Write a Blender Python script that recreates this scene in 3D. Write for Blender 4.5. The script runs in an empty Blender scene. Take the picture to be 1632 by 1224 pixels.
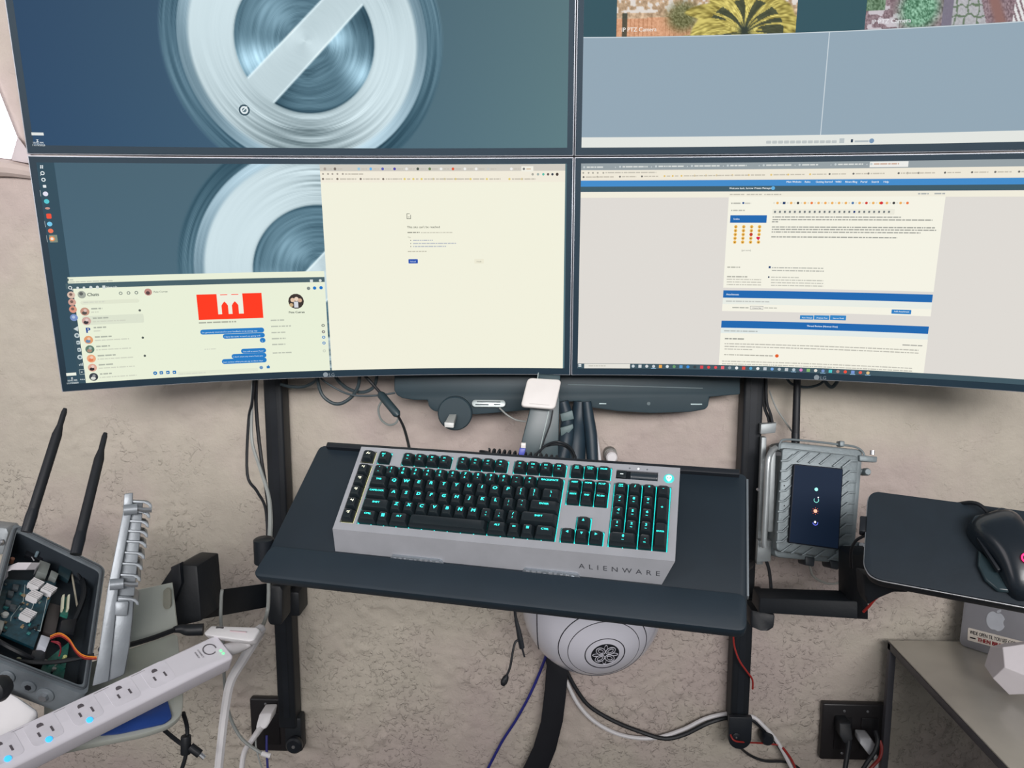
import bpy, bmesh, math, random
import numpy as np
from mathutils import Matrix, Vector
random.seed(4); rng = np.random.default_rng(7)
SC = bpy.context.scene; COL = SC.collection
# ------------------------------------------------------------------ camera
F = 1226.0; CX, CY = 816.0, 612.0
CAMZ = 1.40; PITCH = math.radians(8.0); YAW = math.radians(2.3)
RT = np.array([math.cos(YAW), math.sin(YAW), 0.0])
FW = np.array([-math.sin(YAW)*math.cos(PITCH), math.cos(YAW)*math.cos(PITCH), -math.sin(PITCH)])
UP = np.cross(RT, FW); C0 = np.array([0, 0, CAMZ]); M3 = np.array([RT, -UP, FW]).T
cd = bpy.data.cameras.new('camera'); cam = bpy.data.objects.new('camera', cd); COL.objects.link(cam)
cd.sensor_width = 36; cd.sensor_fit = 'HORIZONTAL'; cd.lens = F*36/1632; cd.clip_start = .02
cam.matrix_world = Matrix([[RT[i], UP[i], -FW[i], C0[i]] for i in range(3)]+[[0, 0, 0, 1]]); SC.camera = cam
# ------------------------------------------------------------------ light
vs = SC.view_settings; vs.view_transform = 'Standard'; vs.look = 'None'; vs.exposure = 0.0; vs.gamma = 1; vs.use_curve_mapping = False
wd = bpy.data.worlds.new('room_light'); SC.world = wd; wd.use_nodes = True
bgn = wd.node_tree.nodes['Background']; bgn.inputs[0].default_value = (.86, .93, 1.0, 1); bgn.inputs[1].default_value = .20
def area(name, loc, target, w, h, power, col):
    l = bpy.data.lights.new(name, 'AREA'); l.shape = 'RECTANGLE'; l.size = w; l.size_y = h; l.energy = power; l.color = col
    o = bpy.data.objects.new(name, l); COL.objects.link(o); o.location = loc
    o.rotation_euler = (Vector(target)-Vector(loc)).to_track_quat('-Z', 'Y').to_euler(); return o
lc = area('rear_fill_light', (.45, -2.0, 2.25), (.05, 1.4, 1.82), 3.4, .8, 31, (1, .965, .95)); lc.data.spread = math.radians(62)  # added fill behind the camera, aimed and narrowed to brighten the upper wall
area('window_daylight', (-2.1, -.2, 1.9), (-.2, 1.4, 1.3), 1.0, 1.2, 9, (1, .92, .93))
# ------------------------------------------------------------------ helpers
def lin(c):
    c = np.array(c[:3], float)/255.0
    return np.where(c <= .04045, c/12.92, ((c+.055)/1.055)**2.4)
def W(px, py, d): return C0 + M3 @ (np.array([(px-CX)/F, (py-CY)/F, 1.0])*d)
def WY(px, py, Y):
    r = M3 @ np.array([(px-CX)/F, (py-CY)/F, 1.0]); return C0 + r*(Y/r[1])
def WZ(px, py, z):
    r = M3 @ np.array([(px-CX)/F, (py-CY)/F, 1.0]); return C0 + r*((z-CAMZ)/r[2])
def nrm(v): v = np.array(v, float); return v/np.linalg.norm(v)
class Frame:
    """a local frame: origin and axes in world; at(px,py,z) = local point on the plane z"""
    def __init__(s, o, ex, ey):
        s.o = np.array(o, float); s.ex = nrm(ex); ez = np.cross(s.ex, ey); s.ez = nrm(ez); s.ey = np.cross(s.ez, s.ex)
        s.A = np.array([s.ex, s.ey, s.ez]).T
    def w(s, p): return s.o + s.A @ np.array(p, float)
    def at(s, px, py, z=0.0):
        r = M3 @ np.array([(px-CX)/F, (py-CY)/F, 1.0]); t = ((s.o + s.ez*z - C0) @ s.ez)/(r @ s.ez)
        q = s.A.T @ (C0 + r*t - s.o); return np.array([q[0], q[1], z])
    def mat(s): return Matrix([[s.A[i][0], s.A[i][1], s.A[i][2], s.o[i]] for i in range(3)]+[[0, 0, 0, 1]])
def cframe(px, py, d, ex, ey):      # axes given in camera terms (right, down, forward)
    return Frame(W(px, py, d), M3 @ np.array(ex, float), M3 @ np.array(ey, float))
# materials ---------------------------------------------------------
MATS = {}
def mat(name, rgb, rough=.5, metal=0., var=.08, scale=40., bump=0., emit=0., spec=.5, coat=0., bscale=None, trans=0., alpha=1.):
    if name in MATS: return MATS[name]
    m = bpy.data.materials.new(name); m.use_nodes = True; nt = m.node_tree; b = nt.nodes['Principled BSDF']
    c = lin(rgb); tc = nt.nodes.new('ShaderNodeTexCoord'); nz = nt.nodes.new('ShaderNodeTexNoise')
    nz.inputs['Scale'].default_value = scale; nz.inputs['Detail'].default_value = 4; nt.links.new(tc.outputs['Object'], nz.inputs['Vector'])
    rp = nt.nodes.new('ShaderNodeValToRGB'); rp.color_ramp.elements[0].position = .3; rp.color_ramp.elements[1].position = .7
    rp.color_ramp.elements[0].color = (*(c*(1-var)), 1); rp.color_ramp.elements[1].color = (*np.minimum(c*(1+var), 1), 1)
    nt.links.new(nz.outputs['Fac'], rp.inputs['Fac']); nt.links.new(rp.outputs['Color'], b.inputs['Base Color'])
    b.inputs['Roughness'].default_value = rough; b.inputs['Metallic'].default_value = metal; b.inputs['Specular IOR Level'].default_value = spec
    b.inputs['Coat Weight'].default_value = coat; b.inputs['Transmission Weight'].default_value = trans; b.inputs['Alpha'].default_value = alpha
    if emit: nt.links.new(rp.outputs['Color'], b.inputs['Emission Color']); b.inputs['Emission Strength'].default_value = emit
    if bump:
        n2 = nt.nodes.new('ShaderNodeTexNoise'); n2.inputs['Scale'].default_value = bscale or scale*6; n2.inputs['Detail'].default_value = 5
        nt.links.new(tc.outputs['Object'], n2.inputs['Vector']); bp = nt.nodes.new('ShaderNodeBump'); bp.inputs['Strength'].default_value = bump
        bp.inputs['Distance'].default_value = .002; nt.links.new(n2.outputs['Fac'], bp.inputs['Height']); nt.links.new(bp.outputs['Normal'], b.inputs['Normal'])
    MATS[name] = m; return m
def colmat(name='display_pixels'):      # a lit display: emits the colour stored on its points
    if name in MATS: return MATS[name]
    m = bpy.data.materials.new(name); m.use_nodes = True; nt = m.node_tree; b = nt.nodes['Principled BSDF']
    a = nt.nodes.new('ShaderNodeAttribute'); a.attribute_name = 'Col'
    b.inputs['Base Color'].default_value = (.004, .004, .005, 1); b.inputs['Roughness'].default_value = .5; b.inputs['Specular IOR Level'].default_value = .02
    nt.links.new(a.outputs['Color'], b.inputs['Emission Color']); b.inputs['Emission Strength'].default_value = 1.0
    MATS[name] = m; return m
black = lambda: mat('black_powder_coat', (20, 25, 31), .55, 0, .12, 30, .12)
blackp = lambda: mat('black_plastic', (22, 27, 34), .45, 0, .1, 60, .05)
rubber = lambda: mat('black_cable_rubber', (19, 23, 29), .55, 0, .15, 80)
white = lambda: mat('white_plastic', (226, 224, 226), .38, 0, .02, 30)
steel = lambda: mat('bright_steel', (200, 202, 206), .3, .9, .05, 40)
alu = lambda: mat('cast_aluminium', (150, 156, 160), .5, .35, .08, 60, .15)
# mesh builder -------------------------------------------------------
WM = {}
class MB:
    def __init__(s): s.v = []; s.f = []; s.c = None
    def add(s, vs, fs, M=None):
        n = len(s.v); vs = [np.array(p, float) for p in vs]
        if M is not None: vs = [M.w(p) if isinstance(M, Frame) else np.array(M @ Vector(p)) for p in vs]
        s.v += vs; s.f += [[n+i for i in f] for f in fs]; return s
    def box(s, c, d, M=None):
        x, y, z = [k/2 for k in d]
        vs = [(c[0]+a*x, c[1]+b*y, c[2]+e*z) for e in (-1, 1) for a, b in ((-1, -1), (1, -1), (1, 1), (-1, 1))]
        return s.add(vs, [(3, 2, 1, 0), (4, 5, 6, 7), (0, 1, 5, 4), (1, 2, 6, 5), (2, 3, 7, 6), (3, 0, 4, 7)], M)
    def b2(s, a, b, M=None):
        a, b = np.minimum(a, b), np.maximum(a, b); return s.box((a+b)/2, b-a, M)
    def prism(s, out, z0, z1, M=None, top=1.0, off=(0, 0)):
        n = len(out); c = np.mean(np.array(out), 0)
        vs = [(p[0], p[1], z0) for p in out]+[(c[0]+(p[0]-c[0])*top+off[0], c[1]+(p[1]-c[1])*top+off[1], z1) for p in out]
        return s.add(vs, [list(range(n))[::-1], list(range(n, 2*n))]+[(i, (i+1) % n, n+(i+1) % n, n+i) for i in range(n)], M)
    def hull8(s, q0, q1):       # two matching outlines of world points
        n = len(q0)
        return s.add(list(q0)+list(q1), [list(range(n))[::-1], list(range(n, 2*n))]+[(i, (i+1) % n, n+(i+1) % n, n+i) for i in range(n)])
    def tube(s, pts, r, n=8, M=None, smooth=True, sub=5, caps=True, flat=1.0):
        P = [np.array(p, float) for p in pts]
        rs = r if hasattr(r, '__len__') else [r]*len(P)
        if smooth and len(P) > 2:
            Q = []; R2 = []
            for i in range(len(P)-1):
                a, b, c, d = P[max(i-1, 0)], P[i], P[i+1], P[min(i+2, len(P)-1)]
                for k in range(sub):
                    t = k/sub; Q.append(.5*((2*b)+(c-a)*t+(2*a-5*b+4*c-d)*t*t+(3*b-a-3*c+d)*t**3)); R2.append(rs[i]*(1-t)+rs[i+1]*t)
            Q.append(P[-1]); R2.append(rs[-1]); P, rs = Q, R2
        T = [nrm(P[min(i+1, len(P)-1)]-P[max(i-1, 0)]+1e-12) for i in range(len(P))]
        u = nrm(np.cross(T[0], (0, 0, 1) if abs(T[0][2]) < .9 else (1, 0, 0))); vs = []; fs = []
        for i, p in enumerate(P):
            u = nrm(u - T[i]*(u @ T[i])); w = np.cross(T[i], u)
            for k in range(n):
                a = 2*math.pi*k/n; vs.append(p+rs[i]*(math.cos(a)*u+math.sin(a)*w*flat))
        for i in range(len(P)-1):
            for k in range(n): fs.append((i*n+k, i*n+(k+1) % n, (i+1)*n+(k+1) % n, (i+1)*n+k))
        if caps: fs += [list(range(n))[::-1], [(len(P)-1)*n+k for k in range(n)]]
        return s.add(vs, fs, M)
    def lathe(s, prof, M=None, n=24):   # profile (r, z) about the local z axis
        vs = []; fs = []
        for r, z in prof:
            for k in range(n):
                a = 2*math.pi*k/n; vs.append((r*math.cos(a), r*math.sin(a), z))
        for i in range(len(prof)-1):
            for k in range(n): fs.append((i*n+k, i*n+(k+1) % n, (i+1)*n+(k+1) % n, (i+1)*n+k))
        fs += [list(range(n))[::-1], [(len(prof)-1)*n+k for k in range(n)]]
        return s.add(vs, fs, M)
    def torus(s, R, r, M=None, n=40, m=6, a0=0., a1=2*math.pi, z=0., sy=1.):
        cl = abs(a1-a0-2*math.pi) < 1e-6; k = n if cl else n+1
        pts = [(R*math.cos(a0+(a1-a0)*i/n), sy*R*math.sin(a0+(a1-a0)*i/n), z) for i in range(k)]
        if not cl: return s.tube(pts, r, m, M, smooth=False)
        vs = []; fs = []
        for i in range(n):
            a = a0+(a1-a0)*i/n
            for j in range(m):
                b = 2*math.pi*j/m; vs.append(((R+r*math.cos(b))*math.cos(a), sy*(R+r*math.cos(b))*math.sin(a), z+r*math.sin(b)))
        for i in range(n):
            for j in range(m): fs.append((i*m+j, ((i+1) % n)*m+j, ((i+1) % n)*m+(j+1) % m, i*m+(j+1) % m))
        return s.add(vs, fs, M)
def rrect(w, h, r, seg=5, cx=0., cy=0.):
    o = []
    for sx, sy, a in ((1, 1, 0), (-1, 1, 90), (-1, -1, 180), (1, -1, 270)):
        for k in range(seg+1):
            t = math.radians(a+90*k/seg); o.append((cx+sx*(w/2-r)+r*math.cos(t), cy+sy*(h/2-r)+r*math.sin(t)))
    return o
def rpoly(pts, r, seg=4):           # polygon with rounded corners
    o = []; n = len(pts); P = [np.array(p[:2], float) for p in pts]
    for i in range(n):
        a, b, c = P[i-1], P[i], P[(i+1) % n]; u, v = nrm(a-b), nrm(c-b)
        rr = min(r, .45*np.linalg.norm(a-b), .45*np.linalg.norm(c-b)); p0, p1 = b+u*rr, b+v*rr
        for k in range(seg+1):
            t = k/seg; o.append((1-t)**2*p0+2*t*(1-t)*b+t*t*p1)
    return o
def mesh_of(name, v, f, bevel=0., seg=2, sharp=.6, cols=None):
    me = bpy.data.meshes.new(name)
    if bevel:
        bm = bmesh.new(); bv = [bm.verts.new(p) for p in v]
        for q in f:
            try: bm.faces.new([bv[i] for i in q])
            except ValueError: pass
        bmesh.ops.recalc_face_normals(bm, faces=bm.faces)
        es = [e for e in bm.edges if len(e.link_faces) == 2 and e.calc_face_angle(0) > .5]
        bmesh.ops.bevel(bm, geom=es, offset=bevel, segments=seg, affect='EDGES', profile=.5, clamp_overlap=True)
        bm.to_mesh(me); bm.free()
    else:
        me.from_pydata([tuple(p) for p in v], [], f)
        bm = bmesh.new(); bm.from_mesh(me); bmesh.ops.recalc_face_normals(bm, faces=bm.faces); bm.to_mesh(me); bm.free()
    me.shade_smooth(); me.set_sharp_from_angle(angle=sharp); return me
def thing(name, label, cat, loc, group=None, frame=None):
    o = bpy.data.objects.new(name, None); COL.objects.link(o); o.empty_display_size = .02
    Mw = frame.mat() if frame else Matrix.Translation(Vector(loc)); o.matrix_world = Mw; WM[o.name] = Mw
    o['label'] = label; o['category'] = cat
    if group: o['group'] = group
    return o
def part(name, mb, m, parent, local=False, bevel=0., seg=2, sharp=.6, label=None):
    Mi = WM[parent.name].inverted(); v = mb.v if local else [np.array(Mi @ Vector(p)) for p in mb.v]
    me = mesh_of(name, v, mb.f, bevel, seg, sharp); me.materials.append(m)
    o = bpy.data.objects.new(name, me); COL.objects.link(o); o.parent = parent; WM[o.name] = WM[parent.name]
    if label: o['label'] = label
    return o
def single(name, mb, m, label, cat, group=None, bevel=0., seg=2, kind=None, sharp=.6):
    V = np.array(mb.v); c = np.array([V[:, 0].mean(), V[:, 1].mean(), V[:, 2].min()])
    me = mesh_of(name, list(V-c), mb.f, bevel, seg, sharp); me.materials.append(m)
    o = bpy.data.objects.new(name, me); COL.objects.link(o); o.location = c; WM[o.name] = Matrix.Translation(Vector(c))
    if kind: o['kind'] = kind
    else: o['label'] = label; o['category'] = cat
    if kind and label: o['label'] = label
    if group: o['group'] = group
    return o
# lettering: glyph outlines of the built-in font, laid out flat ---------------
GL = {}
def _glyph_mesh(s):
    cu = bpy.data.curves.new('t', 'FONT'); cu.body = s; cu.resolution_u = 2; cu.size = 1.0
    o = bpy.data.objects.new('t', cu); COL.objects.link(o); dg = bpy.context.evaluated_depsgraph_get(); dg.update()
    me = o.evaluated_get(dg).to_mesh(); v = np.array([p.co[:] for p in me.vertices]) if len(me.vertices) else np.zeros((0, 3)); f = [list(p.vertices) for p in me.polygons]
    o.evaluated_get(dg).to_mesh_clear(); bpy.data.objects.remove(o); bpy.data.curves.remove(cu); return v, f
def glyph(c):
    if c in GL: return GL[c]
    if 'HH' not in GL: GL['HH'] = np.ptp(_glyph_mesh('HH')[0][:, 0])
    if c == ' ': GL[c] = (np.zeros((0, 3)), [], .28); return GL[c]
    v, f = _glyph_mesh(c); adv = np.ptp(_glyph_mesh('H'+c+'H')[0][:, 0])-GL['HH']; GL[c] = (v, f, adv); return GL[c]
def text_geo(s, h, align='L', wide=1.0, slant=0., space=0., bold=0.):     # cap height h, baseline at y=0
    k = h/.73; x = 0; V = []; Fs = []
    for c in s:
        v, f, adv = glyph(c)
        for b in ([0, bold] if bold else [0]):
            n = len(V); V += [((p[0]+x+b)*k*wide+p[1]*k*slant, p[1]*k) for p in v]; Fs += [[n+i for i in q] for q in f]
        x += adv+space
    w = (x-space)*k*wide; dx = {'L': 0, 'C': -w/2, 'R': -w}[align]
    return [(a+dx, b) for a, b in V], Fs, w
# ------------------------------------------------------------------ setting
WALLY = 1.45
def vnoise(x, y, seed):
    g = np.random.default_rng(seed).random((257, 257)); xi = np.floor(x).astype(int); yi = np.floor(y).astype(int); a = x-xi; b = y-yi
    a = a*a*(3-2*a); b = b*b*(3-2*b); G = lambda i, j: g[np.mod(i, 257), np.mod(j, 257)]
    return (G(xi, yi)*(1-a)+G(xi+1, yi)*a)*(1-b)+(G(xi, yi+1)*(1-a)+G(xi+1, yi+1)*a)*b
def grid_obj(name, X, Y, Z, m, cols=None):
    ny, nx = X.shape; V = np.stack([X, Y, Z], -1).reshape(-1, 3); i = np.arange(ny*nx).reshape(ny, nx)
    Q = np.stack([i[:-1, :-1], i[:-1, 1:], i[1:, 1:], i[1:, :-1]], -1).reshape(-1, 4)
    me = bpy.data.meshes.new(name); me.vertices.add(len(V)); me.vertices.foreach_set('co', V.astype(np.float32).ravel())
    me.loops.add(Q.size); me.loops.foreach_set('vertex_index', Q.astype(np.int32).ravel()); me.polygons.add(len(Q))
    me.polygons.foreach_set('loop_start', np.arange(0, Q.size, 4, dtype=np.int32)); me.update(calc_edges=True); me.shade_smooth()
    if cols is not None:
        a = me.color_attributes.new('Col', 'FLOAT_COLOR', 'POINT'); C = np.ones((len(V), 4), np.float32); C[:, :3] = cols.reshape(-1, 3); a.data.foreach_set('color', C.ravel())
    me.materials.append(m); o = bpy.data.objects.new(name, me); COL.objects.link(o); return o
def wall_material():
    m = bpy.data.materials.new('rough_plaster'); m.use_nodes = True; nt = m.node_tree; b = nt.nodes['Principled BSDF']; N = nt.nodes.new; L = nt.links.new
    tc = N('ShaderNodeTexCoord'); n1 = N('ShaderNodeTexNoise'); n1.inputs['Scale'].default_value = 3.2; n1.inputs['Detail'].default_value = 5; L(tc.outputs['Object'], n1.inputs['Vector'])
    r = N('ShaderNodeValToRGB'); e = r.color_ramp.elements; e[0].position = .40; e[1].position = .60
    e[0].color = (*lin((198, 190, 177)), 1); e[1].color = (*lin((194, 180, 174)), 1); L(n1.outputs['Fac'], r.inputs['Fac'])
    n2 = N('ShaderNodeTexNoise'); n2.inputs['Scale'].default_value = 24; n2.inputs['Detail'].default_value = 8; L(tc.outputs['Object'], n2.inputs['Vector'])
    mx = N('ShaderNodeMix'); mx.data_type = 'RGBA'; mx.blend_type = 'MULTIPLY'; mx.inputs[0].default_value = .22; L(r.outputs['Color'], mx.inputs[6]); L(n2.outputs['Fac'], mx.inputs[7])
    L(mx.outputs[2], b.inputs['Base Color']); b.inputs['Roughness'].default_value = .85; b.inputs['Specular IOR Level'].default_value = .25
    n3 = N('ShaderNodeTexNoise'); n3.inputs['Scale'].default_value = 70; n3.inputs['Detail'].default_value = 9; n3.inputs['Roughness'].default_value = .65; L(tc.outputs['Object'], n3.inputs['Vector'])
    bp = N('ShaderNodeBump'); bp.inputs['Strength'].default_value = .55; bp.inputs['Distance'].default_value = .007; L(n3.outputs['Fac'], bp.inputs['Height'])
    n4 = N('ShaderNodeTexNoise'); n4.inputs['Scale'].default_value = 95; n4.inputs['Detail'].default_value = 3; n4.inputs['Distortion'].default_value = .8; L(tc.outputs['Object'], n4.inputs['Vector'])
    r4 = N('ShaderNodeMapRange'); r4.inputs[1].default_value = .54; r4.inputs[2].default_value = .66; L(n4.outputs['Fac'], r4.inputs[0])
    n5 = N('ShaderNodeTexNoise'); n5.inputs['Scale'].default_value = 9; n5.inputs['Detail'].default_value = 3; L(tc.outputs['Object'], n5.inputs['Vector'])
    sx = N('ShaderNodeSeparateXYZ'); L(tc.outputs['Object'], sx.inputs[0]); lo = N('ShaderNodeMapRange'); lo.inputs[1].default_value = 1.15; lo.inputs[2].default_value = .80; lo.inputs[3].default_value = .0; lo.inputs[4].default_value = .22; L(sx.outputs['Z'], lo.inputs[0])
    ad = N('ShaderNodeMath'); ad.operation = 'ADD'; L(n5.outputs['Fac'], ad.inputs[0]); L(lo.outputs[0], ad.inputs[1]); r5 = N('ShaderNodeMapRange'); r5.inputs[1].default_value = .56; r5.inputs[2].default_value = .80; L(ad.outputs[0], r5.inputs[0])
    mu = N('ShaderNodeMath'); mu.operation = 'MULTIPLY'; L(r4.outputs[0], mu.inputs[0]); L(r5.outputs[0], mu.inputs[1])      # crusts of plaster, denser low on the wall
    b2 = N('ShaderNodeBump'); b2.inputs['Strength'].default_value = .7; b2.inputs['Distance'].default_value = .0035; L(mu.outputs[0], b2.inputs['Height']); L(bp.outputs['Normal'], b2.inputs['Normal']); L(b2.outputs['Normal'], b.inputs['Normal'])
    return m
gx, gz = np.meshgrid(np.arange(-2.2, 2.2001, .0065), np.arange(0, 2.4001, .0065))
rough_lo = .30+1.0/(1+np.exp((gz-.98)*9))         # the plaster is coarser low on the wall
d = .007*(vnoise(gx*3, gz*3, 1)-.5)+.002*(vnoise(gx*13, gz*13, 2)-.5)
crumb = np.clip(vnoise(gx*70+3*vnoise(gx*9, gz*9, 9), gz*95, 3)-.60, 0, 1)*np.clip(vnoise(gx*11, gz*12, 4)-.38, 0, 1)
trow = np.clip(vnoise(gx*38, gz*60+gx*14, 6)-.66, 0, 1)*np.clip(vnoise(gx*7, gz*7, 8)-.40, 0, 1)
d = d+rough_lo*(.050*crumb+.026*trow)
wall = grid_obj('wall_back', gx, WALLY-d+.004, gz, wall_material()); wall['kind'] = 'structure'
wall['label'] = 'pale rough plaster wall behind the monitors'
mb = MB(); mb.b2((-2.2, -2.2, -.05), (2.2, 1.5, 0)); fl = single('floor', mb, mat('grey_floor', (120, 112, 104), .6, 0, .1, 8), 'grey floor', None, kind='structure')
# bright window corner with its plastered reveal, upper left
q = [(28, 219), (18, 254), (-150, 232), (-150, -230)]
mb = MB(); mb.hull8([WY(*p, WALLY-.012) for p in q], [WY(*p, WALLY+.03) for p in q])
wn = single('window_1', mb, mat('daylight_pane', (238, 238, 246), .3, 0, .01, 5, emit=1.0), 'bright white window corner at the left edge', None, kind='structure', bevel=.002)
q = [(29, 218), (52, 250), (52, 262), (18, 256)]
mb = MB(); mb.hull8([WY(*p, WALLY-.016) for p in q], [WY(*p, WALLY+.03) for p in q])
single('trim_1', mb, mat('plaster_reveal', (196, 186, 188), .85, 0, .05, 20, .2), 'plastered window reveal', None, kind='structure', bevel=.003)
mb = MB(); mb.tube([WY(-160, 262, WALLY-.002), WY(-40, 268, WALLY-.004), WY(10, 268, WALLY-.005), WY(60, 276, WALLY-.002)], [.016, .017, .016, .012], 10)
single('trim_2', mb, mat('plaster_ledge', (186, 172, 166), .9, 0, .06, 20, .3), 'rounded plaster sill under the window', None, kind='structure')
# ------------------------------------------------------------------ monitors
def rod(w):
    t = np.linalg.norm(w); k = np.array(w)/t; K = np.array([[0, -k[2], k[1]], [k[2], 0, -k[0]], [-k[1], k[0], 0]])
    return np.eye(3)+math.sin(t)*K+(1-math.cos(t))*K@K
MR = rod([.2393, .0403, .0017]); MT = np.array([.09925, -.36329, 1.22816]); MTH = .1722; MW, MH, RAD = .821, .358, 1.9; GAP = .0018
class Mon:
    def __init__(s, side, row): s.side = side; s.row = row; s.v0 = .0009 if row == 0 else -MH-.0009
    def pt(s, u, v, e=0.):       # u from the left edge, v down from the top edge, e out of the face; world
        ss = (u if s.side > 0 else MW-u)+.0008; a = (ss-MW/2)/RAD; h = MW/2/RAD; r = RAD-e
        x = r*math.sin(a)+RAD*math.sin(h); z = RAD-r*math.cos(a)-RAD*(1-math.cos(h)); c, si = math.cos(MTH), math.sin(MTH)
        return C0+M3@(MR@np.array([s.side*(x*c-z*si), s.v0+v, -(x*si+z*c)])+MT)
    def px(s, u, v):
        q = M3.T@(s.pt(u, v)-C0); return np.array([CX+F*q[0]/q[2], CY+F*q[1]/q[2]])
    def inv(s, px, py):
        u = np.array([MW/2, MH/2])
        for _ in range(8):
            p = s.px(*u); J = np.array([(s.px(u[0]+1e-4, u[1])-p)/1e-4, (s.px(u[0], u[1]+1e-4)-p)/1e-4]).T
            u = u+np.linalg.solve(J, np.array([px, py])-p)
        return u
UL, UR, LL, LR = Mon(-1, 1), Mon(1, 1), Mon(-1, 0), Mon(1, 0)
AU0, AU1, AV0, AV1 = .0106, .8104, .0100, .3455
def shell(mon, u0, u1, v0, v1, e0, e1, n=28):      # a slab that follows the curve
    mb = MB(); vs = []; fs = []
    for i in range(n+1):
        u = u0+(u1-u0)*i/n; vs += [mon.pt(u, v0, e1), mon.pt(u, v1, e1), mon.pt(u, v1, e0), mon.pt(u, v0, e0)]
    for i in range(n):
        for k in range(4): fs.append((4*i+k, 4*i+4+k, 4*i+4+(k+1) % 4, 4*i+(k+1) % 4))
    fs += [(0, 1, 2, 3), (4*n+3, 4*n+2, 4*n+1, 4*n)]; return mb.add(vs, fs)
LAY = .00012
class UI:
    """flat print on a lit display: coloured faces that follow the screen's curve; coordinates are photo pixels"""
    def __init__(s, mon): s.m = mon; s.v = []; s.f = []; s.c = []
    def _add(s, uv, fs, col, lay):
        n = len(s.v); s.v += [s.m.pt(a, b, .0006+LAY*lay) for a, b in uv]; s.f += [[n+i for i in f] for f in fs]; s.c += [lin(col)]*len(uv)
    def uvrect(s, u0, v0, u1, v1, col, lay=1):
        n = max(1, int(abs(u1-u0)/.02)); uv = []
        for i in range(n+1): u = u0+(u1-u0)*i/n; uv += [(u, v0), (u, v1)]
        s._add(uv, [(2*i, 2*i+1, 2*i+3, 2*i+2) for i in range(n)], col, lay)
    def rect(s, x0, y0, x1, y1, col, lay=1):
        a, b = s.m.inv(x0, y0), s.m.inv(x1, y1); s.uvrect(a[0], a[1], b[0], b[1], col, lay)
    def ell(s, px, py, r, col, lay=2, ry=None, n=14):
        c = s.m.inv(px, py); r *= .00104; ry = (ry or 0)*.00104 or r
        s._add([(c[0]+r*math.cos(2*math.pi*i/n), c[1]+ry*math.sin(2*math.pi*i/n)) for i in range(n)], [list(range(n))], col, lay)
    def rr(s, x0, y0, x1, y1, r, col, lay=2):
        a = s.m.inv(x0, y0); b = (s.m.inv(x1, y0)[0], s.m.inv(x0, y1)[1]); u0, u1 = min(a[0], b[0]), max(a[0], b[0]); v0, v1 = min(a[1], b[1]), max(a[1], b[1]); r = min(r*.00104, .49*(v1-v0), .49*(u1-u0))
        us = [u0+r*(1-math.cos(k*math.pi/8)) for k in range(5)]; m = max(1, int((u1-u0-2*r)/.015)); us += [u0+r+(u1-u0-2*r)*k/m for k in range(1, m)]+[u1-r*(1-math.cos(k*math.pi/8)) for k in range(4, -1, -1)]
        uv = []
        for u in us:
            d = max(u0+r-u, u-(u1-r), 0); h = r-math.sqrt(max(r*r-d*d, 0)); uv += [(u, v0+h), (u, v1-h)]
        s._add(uv, [(2*i, 2*i+1, 2*i+3, 2*i+2) for i in range(len(us)-1)], col, lay)
    def poly(s, pts, col, lay=2): s._add([s.m.inv(*p) for p in pts], [list(range(len(pts)))], col, lay)
    def line(s, p, q, w, col, lay=2):
        p, q = np.array(p, float), np.array(q, float); t = nrm(q-p); n = np.array([-t[1], t[0]])*w/2
        s.poly([p+n, q+n, q-n, p-n], col, lay)
    def text(s, px, py, t, h, col, lay=3, align='L', bold=.03, wide=1.0):
        c = s.m.inv(px, py); V, Fs, w = text_geo(t, h*.00104, align, wide, bold=bold)
        s._add([(c[0]+x, c[1]-y) for x, y in V], Fs, col, lay)
    def words(s, x0, y, x1, h, col, lay=3, seed=0):      # a line of writing too small to read
        col = tuple(c*.72+.28*k for c, k in zip(col, (240, 238, 222)))
        r = random.Random(seed+int(x0*7+y*13)); a, b = s.m.inv(x0, y), s.m.inv(x1, y); u = a[0]; hh = h*.00104
        while u < b[0]:
            w = r.uniform(.7, 4.2)*hh*1.3; s.uvrect(u, a[1]-hh/2, min(u+w, b[0]), a[1]+hh/2, col, lay); u += w+hh*.55
    def build(s, name, parent, label=None):
        Mi = np.array(WM[parent.name].inverted()); V = [Mi[:3, :3]@p+Mi[:3, 3] for p in s.v]
        me = bpy.data.meshes.new(name); me.from_pydata([tuple(p) for p in V], [], s.f)
        a = me.color_attributes.new('Col', 'FLOAT_COLOR', 'POINT'); C = np.ones((len(V), 4), np.float32); C[:, :3] = np.array(s.c); a.data.foreach_set('color', C.ravel())
        me.materials.append(colmat()); o = bpy.data.objects.new(name, me); COL.objects.link(o); o.parent = parent; WM[o.name] = WM[parent.name]
        if label: o['label'] = label
        return o
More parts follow.
